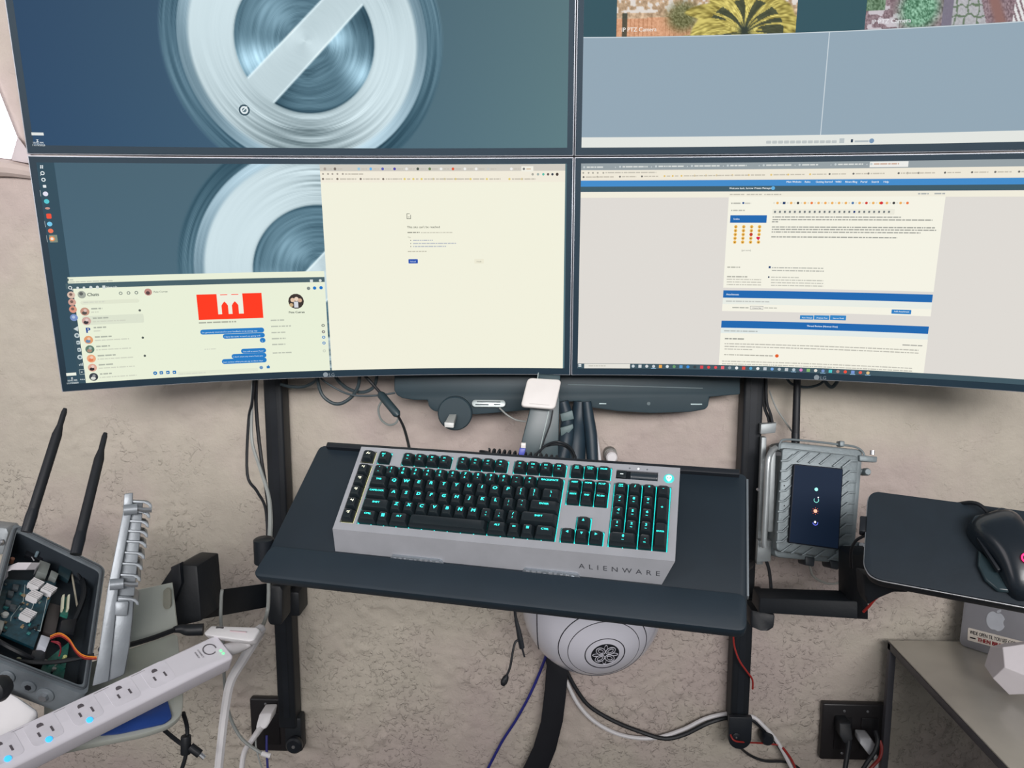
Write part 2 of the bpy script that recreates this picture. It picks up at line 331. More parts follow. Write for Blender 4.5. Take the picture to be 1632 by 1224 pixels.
def make_monitor(mon, label, paint, du=.0022):
    base = mon.pt(MW/2, MH, -.03); t = thing('curved_monitor', label, 'monitor', base, 'curved monitors in a two by two wall')
    mb = shell(mon, 0, MW, 0, MH, -.022, -.0015)
    part('edge_frame', mb, mat('silver_edge', (172, 176, 184), .45, .2, .04, 20), t, bevel=.001, label='thin silver outer edge')
    h = shell(mon, .18, MW-.18, .06, MH-.05, -.048, -.021); part('rear_housing', h, mat('white_shell', (215, 215, 215), .4), t, bevel=.006)
    c = mon.pt(MW/2, MH/2, -.04); mb = MB(); mb.box((c[0], (c[1]+WALLY)/2+.004, c[2]), (.10, WALLY-c[1]+.01, .10)); part('mounting_arm', mb, black(), t, bevel=.004)
    mb = MB()
    for r in ((.0016, MW-.0016, .0016, AV0), (.0016, MW-.0016, AV1, MH-.0016), (.0016, AU0, AV0, AV1), (AU1, MW-.0016, AV0, AV1)):
        q = shell(mon, *r, -.004, .0003, n=28 if r[1]-r[0] > .1 else 1); mb.add(q.v, q.f)
    part('bezel', mb, mat('dark_bezel', (24, 46, 60), .55, 0, .05, 20, spec=.2), t, label='dark inner bezel')
    nu, nv = int((AU1-AU0)/du), int((AV1-AV0)/du); U, V = np.meshgrid(np.linspace(AU0, AU1, nu), np.linspace(AV0, AV1, nv))
    P = np.array([[mon.pt(a, b, .0002) for a in U[0]] for b in (AV0, AV1)]); k = ((V-AV0)/(AV1-AV0))[..., None]; P = P[0][None]*(1-k)+P[1][None]*k
    P = P-np.array(base); sc = grid_obj('screen', P[..., 0], P[..., 1], P[..., 2], colmat(), paint(U, V)); sc.parent = t; WM[sc.name] = WM[t.name]
    sc['label'] = 'lit display panel'
    if mon.row: return t, sc
    # maker's mark under the middle of the screen
    mb = MB(); V2, F2, w = text_geo('LG', .0058, 'L'); L = lambda x, y, e: mon.pt(MW/2+x, (AV1+MH)/2+.001-y, e)
    mb.add([L(x, y-.003, .0006) for x, y in V2], F2); n = 16
    ring = [L(-.0055+.0042*math.cos(6.2832*i/n), .0042*math.sin(6.2832*i/n), .0006) for i in range(n)]; mb.add(ring, [list(range(n))])
    part('maker_logo', mb, mat('logo_grey', (128, 140, 148), .5), t, label='small grey maker logo')
    return t, sc
def blend(a, b, k): return a+(b-a)*np.clip(k, 0, 1)[..., None]
def disc_paint(mon, cpx, base_l, base_r, with_back=True, cuv=(.4055, .189), ro=186., ri=104.5, rk=210.):
    c = np.array(cuv); edges = [mon.inv(cpx[0]+dx, cpx[1]+dy) for dx, dy in ((-89, 62), (32, -65), (-46, 100), (90, -50))]
    def fn(U, V):
        x, y = U-c[0], V-c[1]; r = np.hypot(x, y)*1000; a = np.arctan2(y, x); k = (U-AU0)/(AU1-AU0)
        out = np.array(base_l, float)+(np.array(base_r, float)-np.array(base_l, float))*k[..., None]
        out = out*(1+.10*(V-AV0)/(AV1-AV0))[..., None]
        ac = np.abs(a+1.5708); ac = np.minimum(ac, 2*math.pi-ac); st = vnoise(r*.30+2*vnoise(ac*1.5+20, r*.02, 11), ac*1.6+30, 12); st2 = vnoise(r*.75, ac*2.2+40, 13); s = (st*.55+st2*.45-.5)
        ss = lambda e0, e1, t: np.clip((t-e0)/(e1-e0), 0, 1)
        if with_back:
            bk = np.array((62, 96, 112))[None, None]+(s*70+26*np.sin(2*a+2.2))[..., None]; out = blend(out, bk, ss(rk+2, rk-3, r)*.8)
        lite = np.array((198, 217, 223))[None, None]+(s*85*ss(ri-6, ri+20, r)*(np.exp(-((a-1.6)/.8)**2)+np.exp(-((a+1.2)/.6)**2))*1.8+s*7-58*np.exp(-((a-1.65)/.55)**2)*ss(ri-8, ri+30, r)-46*np.exp(-((a+1.15)/.45)**2)*ss(ri-8, ri+30, r)+8*np.sin(2*a+.6))[..., None]
        rim = np.array((150, 178, 192))[None, None]+(s*40+36*np.sin(2*a-.9))[..., None]; lite = blend(lite, rim, ss(ro-19, ro-13, r))
        out = blend(out, lite, ss(ro+.5, ro-1.5, r))
        g = lambda t, w: np.exp(-((np.mod(a-t+math.pi, 2*math.pi)-math.pi)/w)**2)     # conical sheen of the turned recess
        sh = 1.0*g(2.80, .30)*ss(18, 75, r)+.95*g(.50, .26)*ss(45, 95, r)+.85*g(-.10, .38)*np.exp(-((r-48)/24)**2)+.45*g(-2.4, .5)*np.exp(-((r-60)/30)**2)-.30*g(-.35, .25)*ss(60, 90, r)-.35*g(2.2, .3)
        hole = np.array((86, 114, 126))[None, None]+(sh*112+s*58)[..., None]
        hole = hole*np.array((.94, 1, 1.03)); hm = ss(ri+.8, ri-1.2, r)
        d0, d1 = edges[1]-edges[0], edges[3]-edges[2]; l0 = (d0[0]*(V-edges[0][1])-d0[1]*(U-edges[0][0]))/np.hypot(*d0)*1000; l1 = (d1[0]*(V-edges[2][1])-d1[1]*(U-edges[2][0]))/np.hypot(*d1)*1000
        inbar = ss(-1.5, 0, l0)*ss(1.5, 0, l1)
        out = blend(out, hole, hm*(1-inbar)); rimd = np.exp(-((r-ri+1)/3.0)**2)*(1-inbar); out = out-30*rimd[..., None]
        edge = (np.exp(-(l0/1.6)**2)+np.exp(-(l1/1.6)**2))*hm; out = out+(edge*38)[..., None]
        return lin_arr(np.clip(out, 0, 255))
    return fn
def lin_arr(c): c = c/255.; return np.where(c <= .04045, c/12.92, ((c+.055)/1.055)**2.4)
def flat_paint(col):
    def fn(U, V): return np.broadcast_to(lin(col), U.shape+(3,)).copy()
    return fn
# upper left: brushed metal wallpaper
m_ul, s_ul = make_monitor(UL, 'upper left curved monitor filled by a brushed metal disc wallpaper', disc_paint(UL, (484, 62), (40, 68, 96), (84, 112, 118)), .0016)
u = UI(UL); u.rect(50, 211, 70, 216, (225, 228, 225)); u.text(60, 226, 'z', 5, (235, 240, 240), align='C'); u.text(61, 229, '10:42 PM', 2.6, (220, 228, 230), align='C'); u.text(62, 233, '11/19/2020', 2.6, (220, 228, 230), align='C')
u.build('desktop_clock', s_ul); u = UI(UL)
u.ell(389.5, 175.5, 8, (60, 84, 96), 2); u.ell(389.5, 175.5, 5.6, (225, 235, 238), 3); u.ell(389.5, 175.5, 3.2, (96, 120, 130), 4); u.line((387, 177), (394, 170), 1.6, (230, 240, 240), 5)
u.build('disc_emblem', s_ul)
# upper right: camera viewer
m_ur, s_ur = make_monitor(UR, 'upper right curved monitor showing two garden camera pictures over grey', flat_paint((146, 166, 180)), .02)
u = UI(UR); a = UR.inv(928, 60); vtop = a[1]
u.uvrect(AU0, AV0, AU1, vtop, (50, 84, 94), 1); u.uvrect(AU0, vtop-.0006, AU1, vtop+.0006, (206, 216, 222), 2)
b = UR.inv(1315, 130); u.uvrect(b[0]-.0006, vtop, b[0]+.0006, UR.inv(930, 219)[1], (206, 216, 222), 2)
u.uvrect(AU0, UR.inv(930, 219)[1], AU1, AV1, (226, 229, 224), 2)
for i in range(12):
    u.rr(1221+i*9.5, 224.5-i*.07, 1229+i*9.5, 229-i*.07, 1, (190, 196, 196), 3)
u.rect(1338, 220.5, 1345, 228, (186, 194, 196), 3); u.rect(1356, 222, 1359, 227, (40, 60, 80), 3); u.rect(1362, 224, 1384, 226.5, (176, 186, 190), 3); u.ell(1389, 224.5, 3.4, (120, 150, 180), 3)
u.build('viewer_window', s_ur)
def pic(x0, x1, name, fn, label):
    p, q = UR.inv(x0, 20), UR.inv(x1, 20); n = int((q[0]-p[0])/.0013); v0 = AV0+.04; mrows = int((vtop-v0)/.0013)
    U, V = np.meshgrid(np.linspace(p[0], q[0], n), np.linspace(v0, vtop-.0008, mrows)); P = np.array([[UR.pt(c, d, .0010) for c in U[0]] for d in V[:, 0]])-np.array(WM[s_ur.name].translation)
    X = (U-p[0])/(q[0]-p[0]); Y = (V-vtop)*1000
    o = grid_obj(name, P[..., 0], P[..., 1], P[..., 2], colmat(), lin_arr(np.clip(fn(X, Y), 0, 255))); o.parent = s_ur; WM[o.name] = WM[s_ur.name]; o['label'] = label
def palm(X, Y):      # Y in mm, 0 at the bottom, negative upwards
    x = X*280; n = vnoise(x*.22, Y*.22, 21); n2 = vnoise(x*.6, Y*.6, 22); out = np.array((196, 168, 138))[None, None]+((n-.5)*70+(n2-.5)*50)[..., None]*np.array((1, .95, .9))
    out = blend(out, np.array((226, 224, 222))[None, None]*np.ones_like(out), (n > .62)*(Y < -34)*.8)
    fence = (Y > -26-x*.02)*(x < 118); fc = np.array((214, 160, 124))[None, None]+((n2-.5)*36-28*(np.mod(x, 7) < 1))[..., None]; out = blend(out, fc, fence*1.)
    tr = np.exp(-(((x-105)/26)**2+((Y+28)/22)**2)**2); tc_ = np.array((112, 112, 74))[None, None]+((n2-.5)*80)[..., None]; out = blend(out, tc_, tr*1.1)
    dx, dy = x-202, Y+2; r = np.hypot(dx, dy*1.25); a = np.arctan2(-dy, dx+1e-6); bend = a+np.sign(dx)*r*.006
    fr = vnoise(bend*9+50, r*.02, 24); lf = vnoise(bend*34+90, r*.16, 25); pc = np.array((186, 172, 92))[None, None]+((lf-.5)*120+(fr-.5)*60)[..., None]*np.array((1, .98, .7))
    dark = np.array((48, 58, 50))[None, None]*np.ones_like(out); pc = blend(pc, dark, (fr < .40)*.8*(r < 60)); rad = 70+26*vnoise(bend*5+10, 0*r, 26)
    out = blend(out, pc, np.clip((rad*1.12-r)/4, 0, 1)); out = blend(out, dark, np.exp(-((dx/9)**2+((Y+6)/9)**2))*1.2)
    out = blend(out, dark, ((np.abs(x-13) < 4)*(Y > -34)*.8)); return out
def garden(X, Y):
    x = X*330; n = vnoise(x*.2, Y*.2, 31); n2 = vnoise(x*.55, Y*.55, 32); out = np.array((136, 116, 122))[None, None]+((n2-.5)*70)[..., None]
    stone = (vnoise(x*.11, Y*.17, 33) > .52)*(x < 62); out = blend(out, np.array((206, 200, 206))[None, None]*np.ones_like(out), stone*.9)
    out = blend(out, np.array((96, 124, 96))[None, None]+((n2-.5)*90)[..., None], (x < 34)*(Y < -26)*1.)
    bush = np.exp(-(((x-95)/36)**2+((Y+26)/30)**2)**2); bc = np.array((104, 150, 122))[None, None]+((n2-.5)*130+(n-.5)*40)[..., None]; out = blend(out, bc, bush*1.2)
    out = blend(out, np.array((120, 116, 132))[None, None]*np.ones_like(out), (np.abs(x-144) < 9)*.9)
    pave = (x > 153)*(x < 212+Y*.4); j = np.abs(np.mod(x+7*vnoise(x*.1, Y*.12, 35), 19)-9) < 1.4; j2 = np.abs(np.mod(Y+9*vnoise(x*.12, Y*.1, 36), 14)-7) < 1.3
    pv = np.array((176, 176, 180))[None, None]+((n2-.5)*26)[..., None]; pv = blend(pv, np.array((104, 122, 100))[None, None]*np.ones_like(out), (j | j2)*1.); out = blend(out, pv, pave*1.)
    tk = np.exp(-((x-(216+(Y+40)*.5))/10)**4); out = blend(out, np.array((142, 106, 100))[None, None]*np.ones_like(out), tk)
    sl = (x > 254)*(np.mod(x-Y*.55, 8) < 4.5); out = blend(out, np.array((226, 226, 226))[None, None]*np.ones_like(out), sl*1.); return out
pic(983, 1270, 'camera_picture', palm, 'camera picture of a palm and fence')
pic(1380, 1690, 'camera_picture', garden, 'camera picture of a garden path')
u = UI(UR); u.text(990, 51, 'IP PTZ Camera', 6, (240, 238, 232), 12, bold=.02); u.build('camera_caption', s_ur); u = UI(UR); u.text(1388, 39, 'IP PTZ Camera', 6, (232, 232, 236), 12, bold=.02); u.build('camera_caption', s_ur)
# lower left: desktop, chat window, browser
m_ll, s_ll = make_monitor(LL, 'lower left curved monitor with chat window and empty browser page', disc_paint(LL, (514, 437), (70, 98, 114), (84, 112, 120), cuv=(.4085, .181), ro=198., ri=108., rk=222.), .0016)
u = UI(LL); a = LL.inv(62, 262); tb0, tb1 = AU0, AU0+.023; u.uvrect(tb0, AV0, tb1, AV1, (52, 78, 92), 1)
ic = [(66.5, 266, 'w'), (68, 276, 's'), (69.5, 286.5, 'o'), (71, 297, 'b'), (72.8, 309, (226, 224, 240)), (74.5, 321, (90, 200, 210)), (76, 332, (196, 150, 140)), (77.6, 344.5, (240, 84, 60)), (79.4, 357, (120, 200, 235)), (81, 368, (236, 120, 90))]
for x, y, k in ic:
    if k == 'w':
        for dx in (-1.4, 1.4):
            for dy in (-1.4, 1.4): u.rect(x+dx-1.1, y+dy-1.1, x+dx+1.1, y+dy+1.1, (236, 242, 244), 3)
    elif k in ('s', 'o'): u.ell(x, y, 2.7, (228, 236, 238), 3); u.ell(x, y, 1.5, (52, 78, 92), 4)
    elif k == 'b': u.rr(x-2.6, y-2.2, x+2.6, y+2.2, .6, (230, 236, 238), 3)
    elif k == (240, 84, 60): u.rr(x-4, y-4, x+4, y+4, 1.5, k, 3)
    else: u.ell(x, y, 3.4 if k != (196, 150, 140) else 3.2, k, 3, ry=3.2 if k != (196, 150, 140) else 1.6)
    if k == 's': u.line((x-1.6, y+1.6), (x-3.4, y+3.6), 1, (228, 236, 238), 4)
u.rect(64.2, 303, 65.2, 313, (210, 220, 222), 3); u.rr(78, 374.5, 91, 386.5, .6, (128, 140, 126), 2); u.ell(83.2, 380.5, 3.6, (240, 150, 90), 3); u.ell(83.2, 380.5, 2.0, (238, 230, 220), 4)
u.rect(71.6, 352, 72.6, 362, (210, 220, 222), 3); u.rect(74.4, 375, 75.6, 386, (210, 220, 222), 3)
u.rect(105.5, 594.5, 122, 598, (236, 240, 228), 3); u.text(115, 604, 'z', 4.5, (236, 240, 240), align='C'); u.text(115.5, 607.5, '10:42 PM', 2.6, (225, 232, 232), align='C'); u.text(116, 611.5, '11/19/2020', 2.6, (225, 232, 232), align='C')
u.build('taskbar', s_ll)
u = UI(LL); CH = (233, 239, 216); GR = (176, 184, 170)
wTL = LL.inv(103, 442); wBR = LL.inv(526, 588); wv0 = wTL[1]; u.uvrect(wTL[0], wv0, wBR[0], AV1, CH, 1)
bar = LL.inv(104, 452)[1]; bar2 = LL.inv(106, 460.5)[1]; u.uvrect(wTL[0], bar, wBR[0], bar2, (72, 96, 104), 2)
side1 = LL.inv(122, 500)[0]; u.uvrect(wTL[0], bar2, side1, AV1, (56, 80, 92), 2)
u.rect(106.2, 444, 110, 447.6, (70, 90, 96), 3); u.words(111, 446, 117, 1.8, GR); u.words(108, 449.6, 180, 1.8, (186, 192, 176), seed=3)
u.ell(112, 458.5, 2.6, (226, 232, 228), 4); u.ell(112, 458.5, 1.5, (56, 80, 92), 5); u.line((113.5, 460), (116, 462.5), 1.1, (226, 232, 228), 5)
for x, r in ((124, 1.7), (134, 1.7), (145, 2.2), (155.5, 2.2)): u.ell(x, 458.6-(x-124)*.03, r, (214, 222, 220), 4)
u.rr(163, 455, 168, 460, .6, (214, 222, 220), 4); u.text(170, 459, 'New tab', 3.0, (224, 230, 226), 4); u.rect(494, 445.5, 499, 450, (214, 222, 220), 4); u.ell(510.5, 447, 2.2, (214, 222, 220), 4)
for i, (y, k) in enumerate(((470, (216, 188, 172)), (481.5, (206, 160, 146)), (493, (216, 150, 128)), (506, (122, 146, 196)))): u.ell(113.6+i*1.5, y, 5.2, k, 4); u.ell(113.0+i*1.5, y-.8, 2.2, (120, 96, 90) if i < 3 else (180, 196, 222), 5)
for i, y in enumerate((523, 534.5, 546, 557.5, 569)):
    x = 121.3+i*1.6
    if i == 0: u.poly([(x-4, 524), (x+3.4, 519.5), (x+3.2, 528)], (206, 216, 214), 4)
    elif i in (1, 4): u.ell(x, y, 3.6, (196, 208, 210), 4); u.ell(x, y, 1.8, (90, 112, 120), 5)
    else: u.rr(x-2.8, y-3, x+2.8, y+3, 1.2, (196, 208, 210), 4); u.rect(x-1.4, y-.8, x+1.4, y+.8, (70, 94, 104), 5)
for k in range(3): u.rect(126+k*2.4, 580.5-k*1.2, 127.8+k*2.4, 582.5, (196, 208, 210), 4)
u.rr(126, 588.5, 135, 597, 1, (160, 176, 176), 4); u.rr(126.8, 589.3, 134.2, 596.2, 1, (56, 80, 92), 5); u.rect(129, 592.2, 132, 593.2, (220, 228, 224), 6)
for k in range(3): u.ell(129+k*2.7, 604.5, .9, (190, 202, 204), 4)
u.ell(130.5, 469.5, 5.6, (160, 166, 156), 4); u.ell(129.5, 468, 2.6, (96, 100, 98), 5); u.text(139, 472, 'Chats', 5.0, (70, 82, 80), 4, bold=.05)
for x in (192.5, 205, 217.5): u.ell(x, 467.3-(x-192)*.04, 2.5, (110, 122, 118), 4); u.ell(x, 467.3-(x-192)*.04, 1.5, CH, 5)
u.rr(128, 479.5, 222, 485.8, 3, (224, 229, 207), 2); u.words(133, 482, 168, 1.8, (198, 204, 188)); u.rr(131, 504, 229, 518.5, 2, (220, 226, 206), 2)
av = [(135.5, 496.5, (196, 150, 130), (90, 84, 80)), (138, 511.5, (206, 170, 160), (60, 56, 60)), (139.5, 526.5, (236, 240, 236), (36, 74, 150)), (141.3, 541.5, (226, 158, 110), (110, 140, 170)), (143.5, 556.5, (96, 124, 110), (170, 140, 120)), (145.8, 571.3, (236, 170, 130), (226, 130, 90)), (147.5, 585.8, (220, 170, 150), (50, 44, 46)), (149.5, 600.4, (60, 66, 72), (220, 222, 214))]
for i, (x, y, a, b) in enumerate(av):
    if i == 2: u.text(x-2.6, y+4, 'P', 8.5, b, 5, bold=.10)
    else: u.ell(x, y, 6.2, a, 4); u.ell(x-.6, y+2.2, 3.4, b, 5, ry=2.6); u.ell(x+.6, y-1.8, 2.2, tuple(int(c*.55+110) for c in a), 6)
    u.words(x+10, y-4.2-.2, x+28+(i*7) % 12, 2.2, (150, 158, 146), 4, i); u.words(x+10, y+1.0, x+(22 if i in (0, 2) else 62+(i*11) % 10), 1.8, (196, 202, 184), 4, i+9)
    if i in (0, 3, 5): u.ell(223+i*1.6, y-2-i*.5, 1.8, (90, 96, 92), 5)
u.ell(236.3, 465.3, 5.4, (190, 140, 130), 4); u.ell(236, 466.8, 2.8, (90, 70, 70), 5); u.text(245, 466.5, 'Pete Curran', 2.9, (120, 128, 120), 4)
r0, r1 = LL.inv(313, 469.5), LL.inv(420, 506.5); w_, h_ = r1[0]-r0[0], r1[1]-r0[1]; RED = (255, 58, 28); IV = (238, 240, 224)
u.uvrect(r0[0], r0[1], r1[0], r1[1], RED, 4); U0 = lambda k: r0[0]+w_*k; V0 = lambda k: r0[1]+h_*k
u.uvrect(U0(.305), V0(0), U0(.70), V0(.80), IV, 5)
for k0, k1 in ((.36, .47), (.53, .64)): u.uvrect(U0(k0), V0(.02), U0(k1), V0(.05), RED, 6)
for k in (.365, .525):
    A = [(U0(k), V0(.82)), (U0(k), V0(.46)), (U0(k+.02), V0(.38)), (U0(k+.05), V0(.30)), (U0(k+.08), V0(.38)), (U0(k+.10), V0(.46)), (U0(k+.10), V0(.82))]; u._add(A, [list(range(7))], RED, 6)
u.uvrect(U0(.275), V0(.60), U0(.31), V0(.84), RED, 6) if False else None
u.words(317, 514.5, 377, 2.2, (140, 146, 132), 4, 5)
BL = (38, 124, 196)
for x0, y0, x1, y1 in ((319, 525.4, 421, 533.4), (355, 532.4, 422, 540), (414, 538.5, 423, 546), (384, 555.8, 424, 563.4), (369, 564.2, 424.5, 571.8), (353.5, 572.4, 425, 580.2)):
    u.rr(x0, y0, x1, y1, 3.6, BL, 4)
for t, x, y in (("I'm genuinely interested in your feedback on an energy app", 322, 531), ('I have the tasks to send out going well', 358, 537.8), (':)', 417, 544.2), ('You still around, Pete?', 387, 561.2), ("I don't want any more from you", 372, 569.6), ('Just curious what you are up to these days', 356.5, 578)):
    L_ = {322: 96, 358: 62, 417: 4, 387: 35, 372: 51, 356.5: 67}[x]; V_, F_, w0 = text_geo(t, .0024); u.text(x, y, t, 2.3, (206, 226, 240), 6, bold=.02, wide=min(1.1, L_*.00104/w0))
u.words(326, 556.5, 345, 1.6, (200, 206, 190), 4); u.words(286, 596, 328, 2.0, (206, 212, 196), 4); u.rr(282, 592.5, 412, 598, 3, (226, 232, 210), 2)
for x, y in ((247.5, 594.5), (257, 594), (267.5, 593.5), (278, 593.2)): u.ell(x, y, 2.9, (40, 118, 184), 4) if x == 247.5 else u.rr(x-2.8, y-2.6, x+2.8, y+2.6, 1, (40, 118, 184), 4); u.rect(x-1.2, y-.5, x+1.2, y+.6, CH, 5)
u.ell(416.5, 585.6, 2.8, (110, 150, 190), 4); u.rr(425, 583, 430, 587, 1, (40, 118, 184), 4); u.rect(427, 581.5, 428.6, 584, (40, 118, 184), 4)
u.ell(472, 480, 12, (60, 52, 48), 4); u.ell(466.5, 478, 3.4, (226, 196, 170), 5); u.ell(472.5, 476.5, 3.4, (232, 210, 190), 5); u.ell(478, 478.5, 3.2, (210, 176, 150), 5); u.rect(468.5, 480.5, 475.8, 490, (214, 216, 222), 5); u.ell(464.5, 486, 3, (200, 170, 130), 5)
u.text(473, 499, 'Pete Curran', 3.6, (84, 92, 88), 4, align='C', bold=.06)
for y, x1 in ((510.5, 453), (520.2, 464), (530, 455), (539.7, 456), (549, 455), (562.5, 466)): u.words(431.5+(y-510)*.06, y, x1, 2.1, (168, 176, 162), 4, int(y))
for y, k in ((518.5, (120, 130, 124)), (528.6, (110, 100, 110)), (537.3, (30, 122, 200)), (546.5, (60, 130, 196)), (559, (206, 212, 196))): u.ell(515+(y-518)*.05, y, 2.6, k, 4, ry=2.4); u.ell(515+(y-518)*.05, y, 1.2, CH, 5)
for x, k in ((491.8, (130, 140, 136)), (501.5, (24, 116, 200)), (511.8, (24, 116, 200))): u.ell(x, 459.5-(x-491)*.05, 2.7, k, 4)
u.build('chat_window', s_ll)
u = UI(LL); a = LL.inv(509.5, 263); b = LL.inv(526, 588); bx = (a[0]+b[0])/2; bx = a[0]; ev = LL.inv(510, 273)[1]
bu = LL.inv(901, 263)[0]; PG = (241, 240, 221)
u.uvrect(bx, AV0+.0005, bu, AV1, PG, 7); u.uvrect(bx, AV0+.0005, bu, ev, (206, 202, 192), 8); u.rect(831, 265, 850, 273.4, (240, 238, 226), 9)
u.uvrect(bx, ev, bu, LL.inv(510, 291)[1], (240, 234, 218), 8)
fav = [(0, (170, 160, 150)), (16, (120, 112, 104)), (54, (150, 196, 220)), (73, (96, 176, 236)), (92, (90, 92, 180)), (111, (80, 70, 170)), (130, (232, 232, 230)), (148, (70, 80, 70)), (167, (110, 130, 90)), (185, (236, 236, 234)), (204, (226, 90, 56)), (223, (238, 238, 236)), (241, (240, 240, 238)), (260, (200, 200, 196)), (297, (236, 236, 234))]
for dx, k in fav: u.ell(518+dx, 269.2, 2.1, k, 10); u.words(522+dx, 269.4, 531+dx, 1.8, (178, 172, 164), 10, dx)
u.ell(835, 269.2, 1.8, (110, 110, 110), 11); u.words(839, 269.4, 847, 1.8, (200, 170, 140), 11)
for x in (515, 523, 530, 538, 546.5): u.ell(x, 277.3, 1.5, (168, 160, 150), 10)
u.words(550, 277.5, 579, 2, (176, 168, 156), 10, 2); u.rr(826, 275, 898, 280.5, 1, (240, 234, 218), 9)
for x, k in ((849, (170, 168, 158)), (857.5, (160, 176, 170)), (866, (90, 190, 170)), (873.5, (100, 90, 90)), (880.5, (60, 70, 80)), (888, (70, 60, 54))): u.ell(x, 277.8, 2.3 if x > 886 else 1.9, k, 10)
for i, x in enumerate((515, 538, 575, 611, 645, 659, 672, 691, 709, 726, 750, 776, 812, 832)):
    k = (226, 206, 120) if i > 3 else (130, 120, 110); u.ell(x, 285.3+.1*(x > 600), 1.7, k, 10); u.words(x+4, 285.4, x+(9 if i in (4, 5) else 22 if i > 3 else 30-(i == 0)*14), 1.8, (180, 172, 158), 10, i)
u.rect(648, 340.3, 655, 348.8, (96, 98, 90), 9); u.rect(648.8, 341.1, 654.2, 348.0, PG, 10); u.rect(653, 340.3, 655, 342.3, PG, 11); u.rect(650, 345.5, 653, 346.2, (110, 110, 104), 11)
u.text(648.8, 363.5, "This site can't be reached", 3.5, (96, 98, 88), 10, bold=.03, wide=1.04)
u.words(649.5, 370.5, 669, 1.7, (110, 110, 100), 10, 1); u.words(671, 370.7, 721, 1.6, (186, 184, 168), 10, 4); u.text(650, 379, 'Try:', 2.1, (150, 150, 138), 10)
for y, x1 in ((383, 690), (388, 727), (392.8, 711)): u.ell(654.8, y, .7, (90, 90, 84), 10); u.words(658.5, y, x1, 1.6, (160, 168, 186), 10, int(y))
u.words(650, 400.7, 680, 1.6, (170, 166, 150), 10, 8); u.rr(651, 413, 666, 419.8, 1, (44, 86, 176), 10); u.text(658.4, 417.7, 'Reload', 2.3, (190, 206, 236), 12, align='C'); u.rr(756, 412.5, 771, 420, 1, (236, 233, 212), 9); u.text(763.5, 417.6, 'Details', 2.0, (150, 150, 136), 10, align='C')
u.build('browser_window', s_ll)
# lower right: forum page
m_lr, s_lr = make_monitor(LR, 'lower right curved monitor showing a forum page with blue bars', flat_paint((222, 218, 212)), .02)
u = UI(LR); vy = lambda y: LR.inv(925, y)[1]; CU0, CU1 = AU0, AU1; IV = (244, 242, 228); NB = (66, 140, 204); DBL = (30, 104, 176)
u.uvrect(CU0, AV0, CU1, vy(271.3), (150, 160, 164), 1); u.uvrect(CU0, vy(271.3), CU1, vy(286.8), (238, 232, 216), 1); u.uvrect(CU0, vy(288), CU1, vy(297.5), NB, 1); u.uvrect(CU0, vy(297.5), CU1, vy(306), (62, 90, 102), 1); u.uvrect(CU0, vy(306.6), CU1, vy(315.3), (240, 236, 220), 1)
for i in range(9):
    x = 933+i*57.2
    if i == 8: u.rect(1386.5, 257.8, 1447, 266, (236, 236, 232), 2)
    y = 266.5-.011*(x-933); u.words(x+2, y, x+(28 if i in (0, 4, 6) else 42), 2.0, (206, 212, 214) if i < 8 else (190, 150, 130), 3, i); u.ell(x-2, y, 1.6, (196, 204, 206), 3); u.text(x+47, y+1, 'x', 2.4, (226, 230, 232), 3)
for x in (929.5, 938, 945, 952.5, 961.5): u.ell(x, 275.5, 1.4, (168, 164, 154), 3)
u.words(965, 275.2, 1046, 2.0, (182, 176, 164), 3, 4)
for i, x in enumerate((930, 952, 988, 1023, 1059, 1072, 1086, 1107, 1125, 1142, 1167, 1193, 1229, 1256, 1291, 1322, 1360, 1384, 1432, 1446, 1464, 1506, 1549, 1586, 1624)):
    u.ell(x, 282.3-.0125*(x-930), 1.5, (226, 196, 120) if 3 < i < 15 else (110, 108, 104), 3); u.words(x+3.5, 282.3-.0125*(x-930), x+(9 if i in (4, 5) else 26), 1.8, (182, 174, 160), 3, i)
for t, x in (('Main Website', 1253), ('Rules', 1282), ('Getting Started', 1299.5), ('WIKI', 1331), ('News Blog', 1346.5), ('Portal', 1371), ('Search', 1388.5), ('Help', 1407.5)): u.text(x, 291.2, t, 2.8, (236, 242, 246), 3, bold=.05)
u.text(1162, 301.4, 'Welcome back, Surrow', 2.7, (236, 240, 240), 3, bold=.05); u.text(1202, 301.2, 'Private Messages', 2.7, (236, 240, 240), 3, bold=.05); u.ell(1232, 299.8, 2.8, (96, 176, 226), 3)
u.words(1163, 310, 1187, 1.9, (180, 176, 164), 3); u.words(1190, 310, 1214, 1.9, (180, 176, 164), 3, 2); u.words(1218, 310, 1245, 1.9, (180, 176, 164), 3, 3); u.words(1463, 308.7, 1480, 2, (150, 156, 160), 3); u.words(1489, 308.5, 1506, 2, (150, 156, 160), 3, 1)
c0, c1 = LR.inv(1161, 320)[0], LR.inv(1506, 320)[0]; vz = lambda y: LR.inv(1161, y)[1]
u.uvrect(c0, vy(314.6), c1, vz(458.5), IV, 2)
u.words(1165, 324, 1180, 2, (160, 160, 152), 3); u.ell(1184.5, 323.5, 1.6, (40, 80, 140), 3); u.words(1187, 324, 1197, 2, (190, 188, 178), 3); u.words(1165, 335.3, 1187, 2, (170, 170, 160), 3)
cols = [(240, 170, 90), (236, 120, 60), (60, 60, 60), (240, 190, 70), (210, 60, 50), (80, 120, 170), (236, 180, 100)]
for i in range(20): u.ell(1239+i*10.9, 323.5-.0*i, 1.9, (236, 176, 96) if i % 4 in (0, 2) else cols[(i*3) % 7], 3); u.ell(1233.5+i*10.9, 323.5, 1.2, (222, 220, 208), 3)
u.ell(1404.6, 323.5, 2.2, (214, 40, 50), 4); u.rect(1247.5, 321.6, 1251.5, 325.4, (40, 66, 110), 4)
u.rect(1231, 333, 1425, 342, (234, 232, 218), 3)
